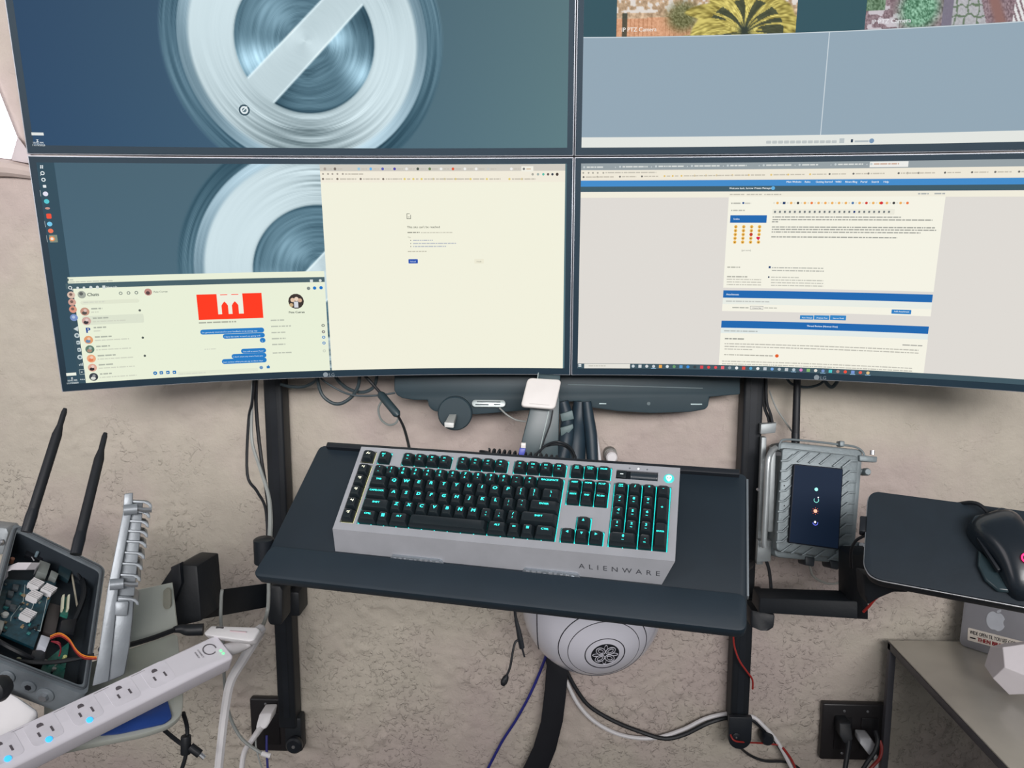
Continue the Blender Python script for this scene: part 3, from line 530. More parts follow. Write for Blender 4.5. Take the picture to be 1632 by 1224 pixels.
for i in range(24): u.rr(1233.6+i*7.9, 335.8, 1236.6+i*7.9, 339.4, .5, (116, 122, 124) if i not in (16,) else (30, 60, 120), 4)
t0, t1 = LR.inv(1164, 343), LR.inv(1221.3, 355); u.uvrect(t0[0], t0[1], t1[0], t1[1], DBL, 3); u.text(1168.5, 350.2, 'Smilies', 2.5, (226, 236, 246), 4, bold=.05)
for r in range(5):
    for c in range(4): k = (196, 60, 40) if (r, c) == (2, 2) else (238, 186, 84); u.ell(1172.6-r*.45+c*12.6, 361.4+r*6.1, 2.6, k, 3) if (r, c) != (3, 3) else [u.ell(1208.1+q, 379.0, 1.7, (216, 30, 70), 4) for q in (-1.2, 1.2)]+[u.poly([(1205.3, 379.6), (1211.1, 379.6), (1208.2, 383)], (216, 30, 70), 4)]; u.ell(1172.6-r*.45+c*12.6, 361.8+r*6.1, 1.0, (150, 100, 40), 4) if (r, c) not in ((3, 3), (2, 2)) else None
u.text(1189, 400, '[get more]', 2.4, (160, 160, 150), 3, align='C')
for y, x0, x1 in ((345.8, 1231, 1437), (350, 1231, 1486), (353.5, 1230, 1240), (361.7, 1230, 1490), (365.5, 1230, 1492), (369.7, 1229.5, 1467), (377.5, 1229, 1430)): u.words(x0, y-.0*(x1-x0), x1, 1.7, (128, 130, 126), 3, int(y))
u.words(1159, 425.7, 1180, 1.9, (160, 160, 150), 3); u.rect(1225, 424, 1228, 427.5, (50, 76, 120), 3); u.words(1230, 426.5, 1312, 1.7, (160, 162, 156), 3, 1); u.words(1230, 431, 1313, 1.7, (160, 162, 156), 3, 2)
u.words(1158.5, 440.8, 1191, 1.9, (150, 150, 142), 3)
for i, y in enumerate((445, 449.2, 453.4)): u.words(1158, y, 1213, 1.6, (180, 178, 168), 3, i)
u.ell(1225, 441.5, 1.3, (40, 60, 90), 3)
for i, y in enumerate((441.7, 446, 450.3, 454.6)): u.words(1228.5, y, 1273 if i == 0 else 1312, 1.6, (176, 176, 168), 3, i)
def band(y0, y1, x0, x1, col, lay=3): a = LR.inv(x0, y0); b = LR.inv(x1, y0); u.uvrect(a[0], a[1], b[0], LR.inv(x0, y1)[1], col, lay)
band(462.5, 474.3, 1152.8, 1487.5, DBL); u.text(1157, 470.2, 'Attachments', 2.8, (226, 236, 246), 5, bold=.05); band(474.3, 484.5, 1152, 1486.5, (232, 236, 228), 2); band(484.5, 495.5, 1151.3, 1485.5, IV, 2)
u.words(1157, 479.8, 1226, 1.8, (176, 180, 180), 4); u.words(1167, 490, 1193, 1.9, (150, 152, 146), 4); u.rr(1195.5, 487.5, 1216.5, 493, .6, (150, 150, 146), 4); u.rr(1196.1, 488.1, 1215.9, 492.4, .6, (236, 234, 224), 5); u.text(1206, 491.7, 'Choose Files', 1.9, (70, 72, 74), 6, align='C'); u.words(1218, 490.5, 1238, 1.8, (176, 176, 168), 4)
u.rr(1421, 493, 1452.5, 499.8, .8, (46, 128, 196), 4); u.text(1436.5, 497.5, 'Add Attachment', 2.3, (232, 240, 246), 6, align='C', bold=.04)
for x0, x1, t in ((1275, 1296.5, 'Post Thread'), (1297.5, 1322, 'Preview Post'), (1323, 1348.5, 'Save as Draft')): u.rr(x0, 502.2+.0*x0, x1, 508.8+(x0-1275)*.02, .6, (52, 134, 198), 4); u.text((x0+x1)/2, 507.2+(x0-1275)*.02, t, 2.2, (226, 236, 246), 6, align='C')
band(510.8, 522, 1149.8, 1481.5, DBL); u.text(1310, 521.2, 'Thread Review (Newest First)', 2.7, (232, 240, 246), 5, align='C', bold=.05); band(522, 530.5, 1149, 1480.5, (226, 234, 232), 2)
a = LR.inv(1148.5, 530.5); b = LR.inv(1480, 530.5); u.uvrect(a[0], a[1], b[0], AV1, IV, 2)
u.words(1154, 527, 1208, 1.9, (160, 168, 170), 4); u.words(1155, 539.5, 1186, 2.0, (120, 122, 118), 4); u.words(1438, 549.5, 1470, 1.9, (150, 150, 146), 4)
for i, (y, x1) in enumerate(((547.5, 1465), (551.8, 1465), (556, 1200))): u.words(1154.5, y, x1, 1.7, (170, 168, 160), 4, i)
u.words(1154, 565, 1232, 1.7, (150, 148, 140), 4); u.ell(1238, 567, 2.8, (226, 96, 40), 4)
for i, y in enumerate((575.3, 579.5)): u.words(1150.5, y, 1455, 1.7, (178, 176, 168), 4, i)
tv = LR.inv(925, 579)[1]; u.uvrect(CU0, tv, CU1-.0, AV1, (66, 88, 98), 6); u.uvrect(LR.inv(931, 583)[0], tv+.0004, LR.inv(1004, 583)[0], AV1-.0002, (228, 226, 218), 7); u.words(938, 582.8, 965, 1.6, (170, 168, 160), 8)
for dx in (-1.2, 1.2):
    for dy in (-1.2, 1.2): u.rect(924+dx-1, 582+dy-1, 924+dx+1, 582+dy+1, (236, 242, 244), 8)
tk = [(200, 210, 214), (210, 214, 216), (214, 216, 218), (200, 208, 214), (238, 170, 80), (220, 228, 232), (110, 160, 110), (90, 150, 200), (60, 140, 220), (60, 66, 70), (214, 70, 80), (226, 70, 70), (230, 76, 80), (226, 100, 110), (140, 150, 160), (236, 238, 238), (216, 80, 70), (90, 160, 200), (236, 238, 236), (190, 200, 208), (120, 170, 230), (180, 190, 196), (190, 196, 200), (180, 196, 206), (214, 130, 190), (130, 180, 110), (226, 222, 214), (120, 150, 200), (80, 196, 200), (180, 140, 130), (238, 80, 60), (120, 150, 210), (230, 96, 80), (226, 196, 140)]
tvm = (tv+AV1)/2; ua = LR.inv(1009, 582.5)[0]; ub = LR.inv(1383, 594)[0]
for i, k in enumerate(tk):
    uu = ua+(ub-ua)*i/(len(tk)-1); w_ = .0026
    if i % 3 == 1: u.uvrect(uu-w_, tvm-w_, uu+w_, tvm+w_, k, 8)
    else: u._add([(uu+w_*math.cos(.4*j*1.31), tvm+w_*math.sin(.4*j*1.31)) for j in range(12)], [list(range(12))], k, 8)
    if i in (3, 23, 27, 31, 33): u.uvrect(uu-.004, AV1-.0012, uu+.004, AV1-.0002, (150, 190, 220), 8)
u.build('forum_page', s_lr)
# ------------------------------------------------------------------ wall tracks (the two black posts)
def wall_track(px_top, px_bot, label, foot):
    x = (WY(px_top, 620, WALLY-.04)[0]+WY(px_bot, 1120, WALLY-.04)[0])/2; zb = WY(px_bot, 1162, WALLY-.04)[2]
    t = thing('wall_track', label, 'post', (x, WALLY-.02, zb), 'black wall tracks')
    mb = MB(); mb.box((x, WALLY-.021, (zb+1.95)/2), (.036, .040, 1.95-zb)); part('rail', mb, black(), t, bevel=.005, seg=3)
    mb = MB(); mb.box((x, WALLY-.0405, (zb+1.95)/2), (.012, .002, 1.90-zb)); part('channel', mb, blackp(), t)
    return t, x, zb
tL, xL, zL = wall_track(431.5, 459, 'left black wall track post rising beside the keyboard tray', 1)
tR, xR, zR = wall_track(1200, 1181.5, 'right black wall track post between keyboard tray and ribbed box', 1)
# left: side bracket and round knob at the foot
p = WY(470, 1180, WALLY-.03); mb = MB(); mb.box((p[0]-.002, WALLY-.02, p[2]+.014), (.036, .03, .075)); part('foot_bracket', mb, black(), tL, bevel=.006)
Y_ = lambda px, py, d: Frame(WY(px, py, d), (1, 0, 0), (0, 0, 1))     # axis out of the wall (towards the room)
def knob(px, py, Y, r, h, parent, m=None):
    f = Y_(px, py, Y); mb = MB(); mb.lathe([(r*.9, 0), (r, h*.2), (r, h*.75), (r*.8, h)], f, 20); k = part('knob', mb, m or blackp(), parent)
    mb = MB(); mb.lathe([(r*.22, h), (r*.2, h+.001)], f, 10); part('screw', mb, steel(), k)
knob(471, 1184, WALLY-.045, .0165, .014, tL)
p = WY(466, 962, WALLY-.045); mb = MB(); mb.box((p[0]-.008, WALLY-.022, p[2]), (.046, .054, .05)); part('clamp_collar', mb, black(), tL, bevel=.004)
# right: rounded end cap
f = Y_(1177, 1172, WALLY-.048); mb = MB(); out = [(-.022, .045), (-.022, 0)]+[(-.022*math.cos(a), -.022*math.sin(a)) for a in np.linspace(.2, math.pi-.2, 9)]+[(.022, 0), (.022, .045)]
mb.prism(out, 0, .012, f); part('end_cap', mb, blackp(), tR, bevel=.002); knob(1173, 1174, WALLY-.061, .008, .003, tR)
p = WY(1203, 962, WALLY-.045); mb = MB(); mb.box((p[0], WALLY-.024, p[2]), (.046, .06, .03)); part('clamp_collar', mb, black(), tR, bevel=.004)
# ------------------------------------------------------------------ keyboard tray and keyboard
KR = np.array([[.971, -.177, .158], [.043, .786, .616], [-.233, -.592, .772]]); Kt = np.array([-.006078, .146765, 1.082992])
KF = Frame(C0+M3@Kt, M3@KR[:, 0], M3@(-KR[:, 1]))
TRZ = -.0435
def kpoly(pts, z): return [KF.at(x, y, z)[:2] for x, y in pts]
trayF = Frame(KF.w((0, -.02, TRZ)), KF.ex, KF.ey)
tray = thing('keyboard_tray', 'tilted black padded keyboard tray hung below the monitors', 'tray', None, frame=trayF)
L = lambda p: (p[0], p[1]+.02)
mb = MB(); mb.prism(rpoly([(-.334, .078+.02), (.327, .078+.02), (.326, -.152+.02), (-.354, -.152+.02)], .012), -.016, 0); part('tray_panel', mb, mat('black_tray_vinyl', (24, 37, 47), .55, 0, .08, 16, .06), tray, local=True, bevel=.003)
mb = MB(); mb.prism(rpoly([(-.346, -.104+.02), (.325, -.104+.02), (.3255, -.154+.02), (-.357, -.154+.02)], .012), -.018, .007); part('palm_rest', mb, mat('palm_rest_foam', (27, 42, 53), .6, 0, .07, 14, .1), tray, local=True, bevel=.004)
mb = MB(); mb.b2((-.318, .090, -.004), (.316, .099, .0085)); part('rear_ledge', mb, blackp(), tray, local=True, bevel=.001)
mb = MB(); mb.b2((.3255, -.085, -.010), (.3285, .088, .0015)); part('side_trim', mb, mat('dull_trim', (120, 128, 134), .5, .3), tray, local=True, bevel=.0005, label='thin bright trim along the side')
# arms holding the tray to the posts
for x_, post, zz in ((-.20, xL, None), (.20, xR, None)):
    a = trayF.w((x_, -.03, -.014)); b = np.array([post, WALLY-.05, a[2]-.16]); mb = MB(); mb.tube([a, a+np.array([0, .05, -.05]), (a+b)/2+np.array([0, 0, -.05]), b], .012, 10); part('support_arm', mb, black(), tray)
a = WY(417, 880, 1.22); mb = MB(); mb.lathe([(.012, -.02), (.015, -.018), (.015, .018), (.012, .02)], Frame(W(421, 878, 1.15), (1, 0, 0), (0, 1, 0)), 14); part('side_pivot', mb, blackp(), tray)
U1 = .01905
kb = thing('keyboard', 'silver mechanical keyboard with teal lit black keys on the tray', 'keyboard', None, frame=Frame(KF.w((0, -.02, TRZ+.0005)), KF.ex, KF.ey))
KO = np.array([0, .02, -TRZ-.0005])          # from cap-top coordinates (u grid) to keyboard coordinates
PLZ = -.0085                                 # silver plate under the cap tops
def kxy(u, row): return np.array([(u-11)*U1, -row*U1-.0035])
silver = mat('silver_keyboard_shell', (176, 178, 184), .42, .25, .05, 30, .04)
# key table: (u centre, row, width, height, legends, colour)
keys = []
def row(r, u0, items):
    u_ = u0
    for t, w in items:
        if t is not None: keys.append((u_+w/2, r, w, 1.0, t))
        u_ += w
FR = -2.27
keys.append((.5, FR, 1, 1, ('ESC', '△')))
for g, u0 in enumerate((2.03, 6.53, 11.03)):
    for i in range(4): keys.append((u0+.5+i, FR, 1, 1, ('F%d' % (g*4+i+1), '-')))
row(-1, 0, [((a, b), 1) for a, b in zip('`1234567890-=', '~!@#$%^&*()_+')]+[(('BACKSPACE',), 2)])
row(0, 0, [(('TAB',), 1.5)]+[((c,), 1) for c in 'QWERTYUIOP']+[(('[', '{'), 1), ((']', '}'), 1), (('\\', '|'), 1.5)])
row(1, 0, [(('CAPSLOCK',), 1.75)]+[((c,), 1) for c in 'ASDFGHJKL']+[((';', ':'), 1), (("'", '"'), 1), (('ENTER',), 2.25)])
row(2, 0, [(('SHIFT',), 2.25)]+[((c,), 1) for c in 'ZXCVBNM']+[((',', '<'), 1), (('.', '>'), 1), (('/', '?'), 1), (('SHIFT',), 2.75)])
row(3, 0, [(('CTRL',), 1.5), (('WIN',), 1), (('ALT',), 1.5), ((), 6), (('ALT',), 1.5), (('FN',), 1), (('MENU',), 1), (('CTRL',), 1.5)])
NU = 15.37
for i, t in enumerate((('PRT', 'SCRN'), ('SCROLL', 'LOCK'), ('PAUSE',))): keys.append((NU+.5+i, FR, 1, 1, t))
for i, t in enumerate((('INSERT',), ('HOME',), ('PG UP',))): keys.append((NU+.5+i, -1, 1, 1, t))
for i, t in enumerate((('DELETE',), ('END',), ('PG DN',))): keys.append((NU+.5+i, 0, 1, 1, t))
keys += [(NU+1.5, 2, 1, 1, ('UP',)), (NU+.5, 3, 1, 1, ('LF',)), (NU+1.5, 3, 1, 1, ('DN',)), (NU+2.5, 3, 1, 1, ('RT',))]
NP = 18.74
for i, t in enumerate((('NUM', 'LOCK'), ('/',), ('*',), ('-',))): keys.append((NP+.5+i, -1, 1, 1, t))
for r, ts in enumerate((('7', '8', '9'), ('4', '5', '6'), ('1', '2', '3'))):
    for i, t in enumerate(ts): keys.append((NP+.5+i, r, 1, 1, (t, '-')))
keys += [(NP+3.5, .5, 1, 2, ('+',)), (NP+3.5, 2.5, 1, 2, ('ENTER',)), (NP+1, 3, 2, 1, ('0', '-')), (NP+2.5, 3, 1, 1, ('.', 'DEL'))]
MU = -1.36
mac = [(MU+.5, FR, 1, 1, ('AX',))]+[(MU+.5, r, 1, 1, ('^%d' % (i+1),)) for i, r in enumerate((-1, 0, 1, 2, 3))]
# silver top plate with openings for the key groups
def kr(u0, u1, r0, r1): a = kxy(u0, r0-.5); b = kxy(u1, r1+.5); return (a[0]-.0012, b[1]-.0012, b[0]+.0012, a[1]+.0012)
holes = [kr(0, 1, FR, FR), kr(2.03, 6.03, FR, FR), kr(6.53, 10.53, FR, FR), kr(11.03, 15.03, FR, FR), kr(0, 15, -1, 3), kr(NU, NU+3, FR, FR), kr(NU, NU+3, -1, 0), kr(NU+1, NU+2, 2, 2), kr(NU, NU+3, 3, 3), kr(NP, NP+4, -1, 3), kr(MU, MU+1, FR, FR), kr(MU, MU+1, -1, 3)]
lcd = (kxy(NP+.02, FR)[0], kxy(0, FR)[1]-.006, kxy(NP+3.05, FR)[0], kxy(0, FR)[1]+.0085); holes.append(lcd)
X0, X1, Y0, Y1 = -.2435, .235, -.083, .0578
xs = sorted(set([X0, X1]+[round(h[i], 5) for h in holes for i in (0, 2)])); ys = sorted(set([Y0, Y1]+[round(h[i], 5) for h in holes for i in (1, 3)]))
body = MB(); idx = {}; z1, z0 = PLZ, PLZ-.006
solid = lambda i, j: 0 <= i < len(xs)-1 and 0 <= j < len(ys)-1 and not any(h[0]-1e-5 <= (xs[i]+xs[i+1])/2 <= h[2]+1e-5 and h[1]-1e-5 <= (ys[j]+ys[j+1])/2 <= h[3]+1e-5 for h in holes)
V = []; Fc = []
def vid(i, j, z):
    k = (i, j, z)
    if k not in idx: idx[k] = len(V); V.append(np.array([xs[i], ys[j], z])+KO)
    return idx[k]
for i in range(len(xs)-1):
    for j in range(len(ys)-1):
        if not solid(i, j): continue
        Fc.append((vid(i, j, z1), vid(i+1, j, z1), vid(i+1, j+1, z1), vid(i, j+1, z1)))
        for di, dj, a, b in ((-1, 0, (i, j), (i, j+1)), (1, 0, (i+1, j+1), (i+1, j)), (0, -1, (i+1, j), (i, j)), (0, 1, (i, j+1), (i+1, j+1))):
            if not solid(i+di, j+dj) and 0 <= i+di < len(xs)-1 and 0 <= j+dj < len(ys)-1: Fc.append((vid(*a, z1), vid(*a, z0), vid(*b, z0), vid(*b, z1)))
body.add(V, Fc); part('top_plate', body, silver, kb, local=True, label='silver top plate')
bz = TRZ+.0005
mb = MB(); top = [(X0, Y0, PLZ-.0002), (X1, Y0, PLZ-.0002), (X1, Y1, PLZ-.0002), (X0, Y1, PLZ-.0002)]; bot = [(-.2455, -.101, bz), (.219, -.101, bz), (.219, Y1, bz), (-.2455, Y1, bz)]
vs = [np.array(p)+KO for p in top+bot]; mb.add(vs, [(0, 4, 5, 1)]); mb.add([vs[0], vs[3], vs[7], vs[4]], [(0, 1, 2, 3)]); part('front_face', mb, silver, kb, local=True, label='tall silver front face')
mb = MB(); mb.add(vs, [(1, 5, 6, 2), (2, 6, 7, 3), (4, 7, 6, 5)]); part('base_shell', mb, blackp(), kb, local=True, label='black side and underside')
mb = MB(); mb.b2(np.array([X0+.004, Y0+.004, PLZ-.0075])+KO, np.array([X1-.004, Y1-.004, PLZ-.0055])+KO); part('switch_plate', mb, mat('switch_plate', (14, 34, 40), .5), kb, local=True)
# teal / pale light bars between the switches
glow = mat('teal_backlight', (40, 232, 226), .5, emit=.85); glowy = mat('pale_backlight', (240, 238, 170), .5, emit=.9)
bar = MB(); zb = PLZ-.0054
for h in holes[:-1]:
    if h[0] < kxy(MU+1.2, 0)[0]: continue
    for y in (h[1]+.0004, h[3]-.0014): bar.b2(np.array([h[0]+.001, y, zb])+KO, np.array([h[2]-.001, y+.0010, zb+.0025])+KO)
    n = int(round((h[2]-h[0])/U1)); rows_ = int(round((h[3]-h[1])/U1))
    for i in range(n+1):
        x = h[0]+.0012+i*U1; x = min(max(x, h[0]+.0004), h[2]-.0004); bar.b2(np.array([x-.0007, h[1]+.001, zb])+KO, np.array([x+.0007, h[3]-.001, zb+.0008])+KO)
part('backlight', bar, glow, kb, local=True, label='teal backlight between the keys')
bar = MB()
for h in (holes[10], holes[11]):
    bar.b2(np.array([h[2]-.0016, h[1]+.001, zb])+KO, np.array([h[2]-.0002, h[3]-.001, zb+.003])+KO); bar.b2(np.array([h[0]+.001, h[1]+.0002, zb])+KO, np.array([h[2]-.001, h[1]+.0014, zb+.003])+KO)
part('macro_backlight', bar, glowy, kb, local=True, label='pale yellow backlight')
# key caps: one mesh for each size, legend a sub-part of its key
capm = mat('black_key_cap', (24, 33, 38), .42, 0, .06, 90); leg = mat('teal_legend', (64, 255, 240), .5, emit=1.0); legy = mat('pale_legend', (250, 250, 220), .5, emit=1.0)
CAPS = {}; HC = .0105
def cap_mesh(w, h):
    if (w, h) in CAPS: return CAPS[(w, h)]
    bw, bh = w*U1-.0012, h*U1-.0012; tw, th = bw-.0062, bh-.0050; n = 3; bo = rrect(bw, bh, .0015, n); to = rrect(tw, th, .0022, n, 0, .0012)
    k = len(bo); mi = [(a*.35+c*.65, b*.35+d*.65) for (a, b), (c, d) in zip(bo, to)]
    vs = [(x, y, -HC) for x, y in bo]+[(x, y, -HC*.55) for x, y in [(a*.9+c*.1, b*.9+d*.1) for (a, b), (c, d) in zip(bo, to)]]+[(x, y, -.0005) for x, y in to]+[((x)*.93, .0012+(y-.0012)*.93, -.0008) for x, y in to]
    fs = [(r*k+i, r*k+(i+1) % k, (r+1)*k+(i+1) % k, (r+1)*k+i) for r in range(3) for i in range(k)]+[list(range(3*k, 4*k)), list(range(k))[::-1]]
    me = mesh_of('key_cap', vs, fs, sharp=.7); me.materials.append(capm); CAPS[(w, h)] = me; return me
def legend_geo(t, w, h, macro):
    V = []; Fs = []
    def put(s, y, size, bold=.05, wide=1.0, slant=.12, x=0):
        v, f, ww = text_geo(s, size, 'C', wide, slant, bold=bold); n = len(V); V.extend([(a+x, b+y, -.0004) for a, b in v]); Fs.extend([[n+i for i in q] for q in f])
    def tri(pts): n = len(V); V.extend([(a, b, -.0004) for a, b in pts]); Fs.append([n+i for i in range(len(pts))])
    y0 = .0035
    if not t: return None
    if macro:
        put(t[0] if t[0] != 'AX' else 'A', y0-.002, .0036, .08, 1.1, .2, -.0005 if t[0] == 'AX' else 0)
        if t[0] == 'AX': put('x', y0-.002, .003, .08, 1.1, .2, .0028)
        return V, Fs
    a = t[0]
    if a in ('UP', 'DN', 'LF', 'RT'):
        R = {'UP': 90, 'DN': -90, 'LF': 180, 'RT': 0}[a]; tri([(.0022*math.cos(math.radians(R+k)), y0-.001+.0022*math.sin(math.radians(R+k))) for k in (0, 125, 235)]); return V, Fs
    if a == 'WIN':
        for dx in (-.0013, .0013):
            for dy in (-.0013, .0013): tri([(dx-.0011, y0+dy-.0011-.0008), (dx+.0011, y0+dy-.0011-.0008), (dx+.0011, y0+dy+.0003), (dx-.0011, y0+dy+.0003)])
        return V, Fs
    if a == 'MENU':
        for k in range(3): tri([(-.002, y0-.0018+k*.0014), (.002, y0-.0018+k*.0014), (.002, y0-.001+k*.0014), (-.002, y0-.001+k*.0014)])
        return V, Fs
    if h > 1.5: put(a, .001 if a == '+' else .004, .004 if a == '+' else .0022, .06, 1.1, 0); return V, Fs
    if len(a) == 1 and a.isalpha(): put(a, y0-.0026, .0048, .09, 1.22); return V, Fs
    if len(a) > 2 and len(t) == 2 and a not in ('ESC', 'F10', 'F11', 'F12'): put(a, y0, .0018, .06, 1.0, 0); put(t[1], y0-.0026, .0018, .06, 1.0, 0); return V, Fs
    if len(a) > 2 or a[0] == 'F': put(a, y0-.0014, .0025 if w < 1.3 else .0027, .08, (1.0 if len(a) < 6 else .82) if w < 1.3 else 1.2, 0)
    else: put(a, y0-.0018, .0038, .08, 1.15, 0)
    if len(t) == 2:
        s = t[1]
        if s == '△': tri([(-.0012, -.0012), (.0012, -.0012), (0, .0008)])
        elif s == '-': tri([(-.0014, -.0022), (.0014, -.0022), (.0014, -.0016), (-.0014, -.0016)])
        else: put(s, -.0036, .0026 if len(s) == 1 else .0013, .05, 1.05, 0)
    return V, Fs
LEGM = {}
for i, (u_, r, w, h, t) in enumerate(keys+mac):
    macro = i >= len(keys); c = kxy(u_, r); o = bpy.data.objects.new('space_bar' if t == () else 'key', cap_mesh(w, h)); COL.objects.link(o); o.parent = kb
    o.location = (c[0]+KO[0], c[1]+KO[1], KO[2]); g = legend_geo(t, w, h, macro)
    if g:
        me = LEGM.get((t, w)) or bpy.data.meshes.new('legend')
        if (t, w) not in LEGM: me.from_pydata(g[0], [], g[1]); me.materials.append(legy if macro else leg); LEGM[(t, w)] = me
        q = bpy.data.objects.new('legend', me); COL.objects.link(q); q.parent = o
# volume roller strip, alien-head button, indicator lamps, bumpers, front lettering
mb = MB(); mb.b2(np.array([lcd[0]+.0006, lcd[1]+.0006, PLZ-.006])+KO, np.array([lcd[2]-.0006, lcd[3]-.0006, PLZ-.002])+KO); sl = part('media_bay', mb, mat('media_bay', (16, 22, 28), .3), kb, local=True)
mb = MB(); mb.b2(np.array([lcd[0]+.0012, lcd[1]+.0016, PLZ-.003])+KO, np.array([lcd[0]+.0145, lcd[3]-.0012, PLZ+.0008])+KO); mk = part('mute_key', mb, capm, kb, local=True, bevel=.0012)
mb = MB(); mb.b2(np.array([lcd[0]+.0055, (lcd[1]+lcd[3])/2-.0004, PLZ+.0008])+KO, np.array([lcd[0]+.0100, (lcd[1]+lcd[3])/2+.0008, PLZ+.0011])+KO); part('mute_mark', mb, mat('legend_white', (220, 230, 230), .5, emit=.4), mk, local=True)
rf = Frame(np.array([lcd[0]+.020, (lcd[1]+lcd[3])/2, PLZ-.0055])+KO, (0, 1, 0), (0, 0, 1)); mb = MB(); mb.lathe([(.0068, 0), (.0072, .0008)]+[(.0072-.0004*(i % 2), .001+i*.0013) for i in range(27)]+[(.0068, .037)], rf, 24); part('volume_roller', mb, mat('roller', (38, 48, 56), .35), kb, local=True)
bc = KF.at(1066, 763, PLZ)[:2]; bf = Frame(np.array([bc[0], bc[1], PLZ])+KO, (1, 0, 0), (0, 1, 0)); mb = MB(); mb.lathe([(.0072, -.001), (.0072, .0006), (.0066, .0010)], bf, 28); rb = part('round_button', mb, mat('button_rim', (60, 200, 196), .4, emit=.5), kb, local=True, label='round lit button')
hd = [(0, -.0052), (.0016, -.0044), (.0034, -.0016), (.0042, .0012), (.0036, .0036), (.0016, .0050), (0, .0052)]; hd = hd+[(-x, y) for x, y in hd[-2:0:-1]]
mb = MB(); mb.prism(hd, .001, .0015, bf); part('head_emblem', mb, mat('emblem_light', (196, 238, 226), .5, emit=.7), rb, local=True, label='pale alien head emblem')
mb = MB()
for sx in (-1, 1): mb.prism([(sx*.0006, -.0012), (sx*.0028, .0010), (sx*.0030, .0022), (sx*.0014, .0012)], .0015, .0017, bf)
part('emblem_eyes', mb, mat('emblem_eye', (90, 170, 166), .5), rb, local=True)
for k, (x, y) in enumerate(((1003.5, 746.3), (1017.5, 747.2), (1031.5, 748.4))):
    p = KF.at(x, y, PLZ); mb = MB(); mb.lathe([(.0013, 0), (.0012, .0003)], Frame(np.array([p[0], p[1], PLZ])+KO, (1, 0, 0), (0, 1, 0)), 12); part('indicator_lamp', mb, mat('lamp_on', (250, 252, 250), .5, emit=1.4) if k == 1 else mat('lamp_off', (110, 116, 120), .5), kb, local=True)
fa, fb, fc_ = vs[4], vs[5], vs[0]; FF = Frame((0, 0, 0), (1, 0, 0), (0, 0, 1)); ffy = nrm(vs[0]-np.array([vs[0][0], vs[4][1], vs[4][2]])); FFr = Frame(np.array([.0, vs[4][1], vs[4][2]]), (1, 0, 0), ffy)
mb = MB(); V2, F2, w_ = text_geo('ALIENWARE', .0080, 'L', 1.12, space=.40)
mb.add([FFr.w((.110+x, .0135+y, .0004)) for x, y in V2], F2); part('front_lettering', mb, mat('letter_dark', (70, 72, 78), .5), kb, local=True, label='spaced dark brand lettering')
for x0, sd in ((-.160, 3), (.032, 5)):
    mb = MB(); mb.prism([(x0, -.0008), (x0+.080, -.0008), (x0+.076, .0052), (x0+.004, .0052)], -.002, .0035, FFr); r_ = random.Random(sd)
    o = part('front_foot', mb, mat('chrome_foot', (150, 158, 166), .3, .5, .1, 200), kb, local=True, bevel=.0008, label='embossed chrome strip'); mb = MB()
    for i in range(9): xx = x0+.006+i*.0078; hh = r_.uniform(.001, .0036); mb.b2((xx, .0006, .0033), (xx+r_.uniform(.003, .006), .0006+hh, .0042), FFr)
    part('embossing', mb, mat('chrome_relief', (205, 210, 216), .25, .6), o, local=True)
# ------------------------------------------------------------------ helpers for placed pieces
def slab(pts, off, mb=None):
    mb = mb or MB(); q = [W(*p) for p in pts]; return mb.hull8(q, [a+np.array(off) for a in q])
def cable(label, pts, r, m, name='cable', group='loose cables', ends=None, flat=1., kind='cable', n=8):
    mb = MB(); mb.tube([W(*p) for p in pts], r, n, flat=flat); return single(name, mb, m, label, kind, group)
def ycable(label, pts, r, m, **k):     # points on (px, py, world Y)
    mb = MB(); mb.tube([WY(*p) for p in pts], r, 8); return single(k.get('name', 'cable'), mb, m, label, 'cable', k.get('group', 'loose cables'))
whitec = lambda: mat('white_cable', (214, 212, 214), .45, 0, .03, 50)
greyc = lambda: mat('grey_cable', (150, 154, 152), .45, 0, .05, 50)
redc = lambda: mat('red_cable', (150, 40, 36), .45)
bluec = lambda: mat('blue_cable', (36, 40, 120), .45)
# ------------------------------------------------------------------ left arm
arm = thing('monitor_arm', 'black folding arm reaching left from the left post', 'arm', (xL, WALLY-.06, W(437, 960, 1.42)[2]))
mb = slab([(430, 936, 1.44), (430, 969, 1.44), (285, 996, 1.24), (285, 957, 1.24)], (.01, .035, 0)); part('beam', mb, black(), arm, bevel=.004)
mb = slab([(426, 938, 1.415), (432, 933, 1.415), (446, 934, 1.415), (450, 941, 1.415), (450, 994, 1.415), (444, 998, 1.415), (430, 997, 1.415), (426, 990, 1.415)], (.0, .05, 0)); part('pivot_block', mb, black(), arm, bevel=.004)
mb = slab([(254, 934, 1.22), (272, 907, 1.22), (286, 900, 1.22), (314, 902, 1.22), (321, 990, 1.22), (292, 997, 1.22), (280, 1004, 1.22), (252, 1000, 1.22)], (.01, .06, 0)); part('head_bracket', mb, black(), arm, bevel=.003)
mb = slab([(272, 904, 1.213), (286, 898, 1.213), (289, 930, 1.213), (276, 962, 1.213)], (.002, .01, 0)); part('bracket_rib', mb, blackp(), arm, bevel=.001)
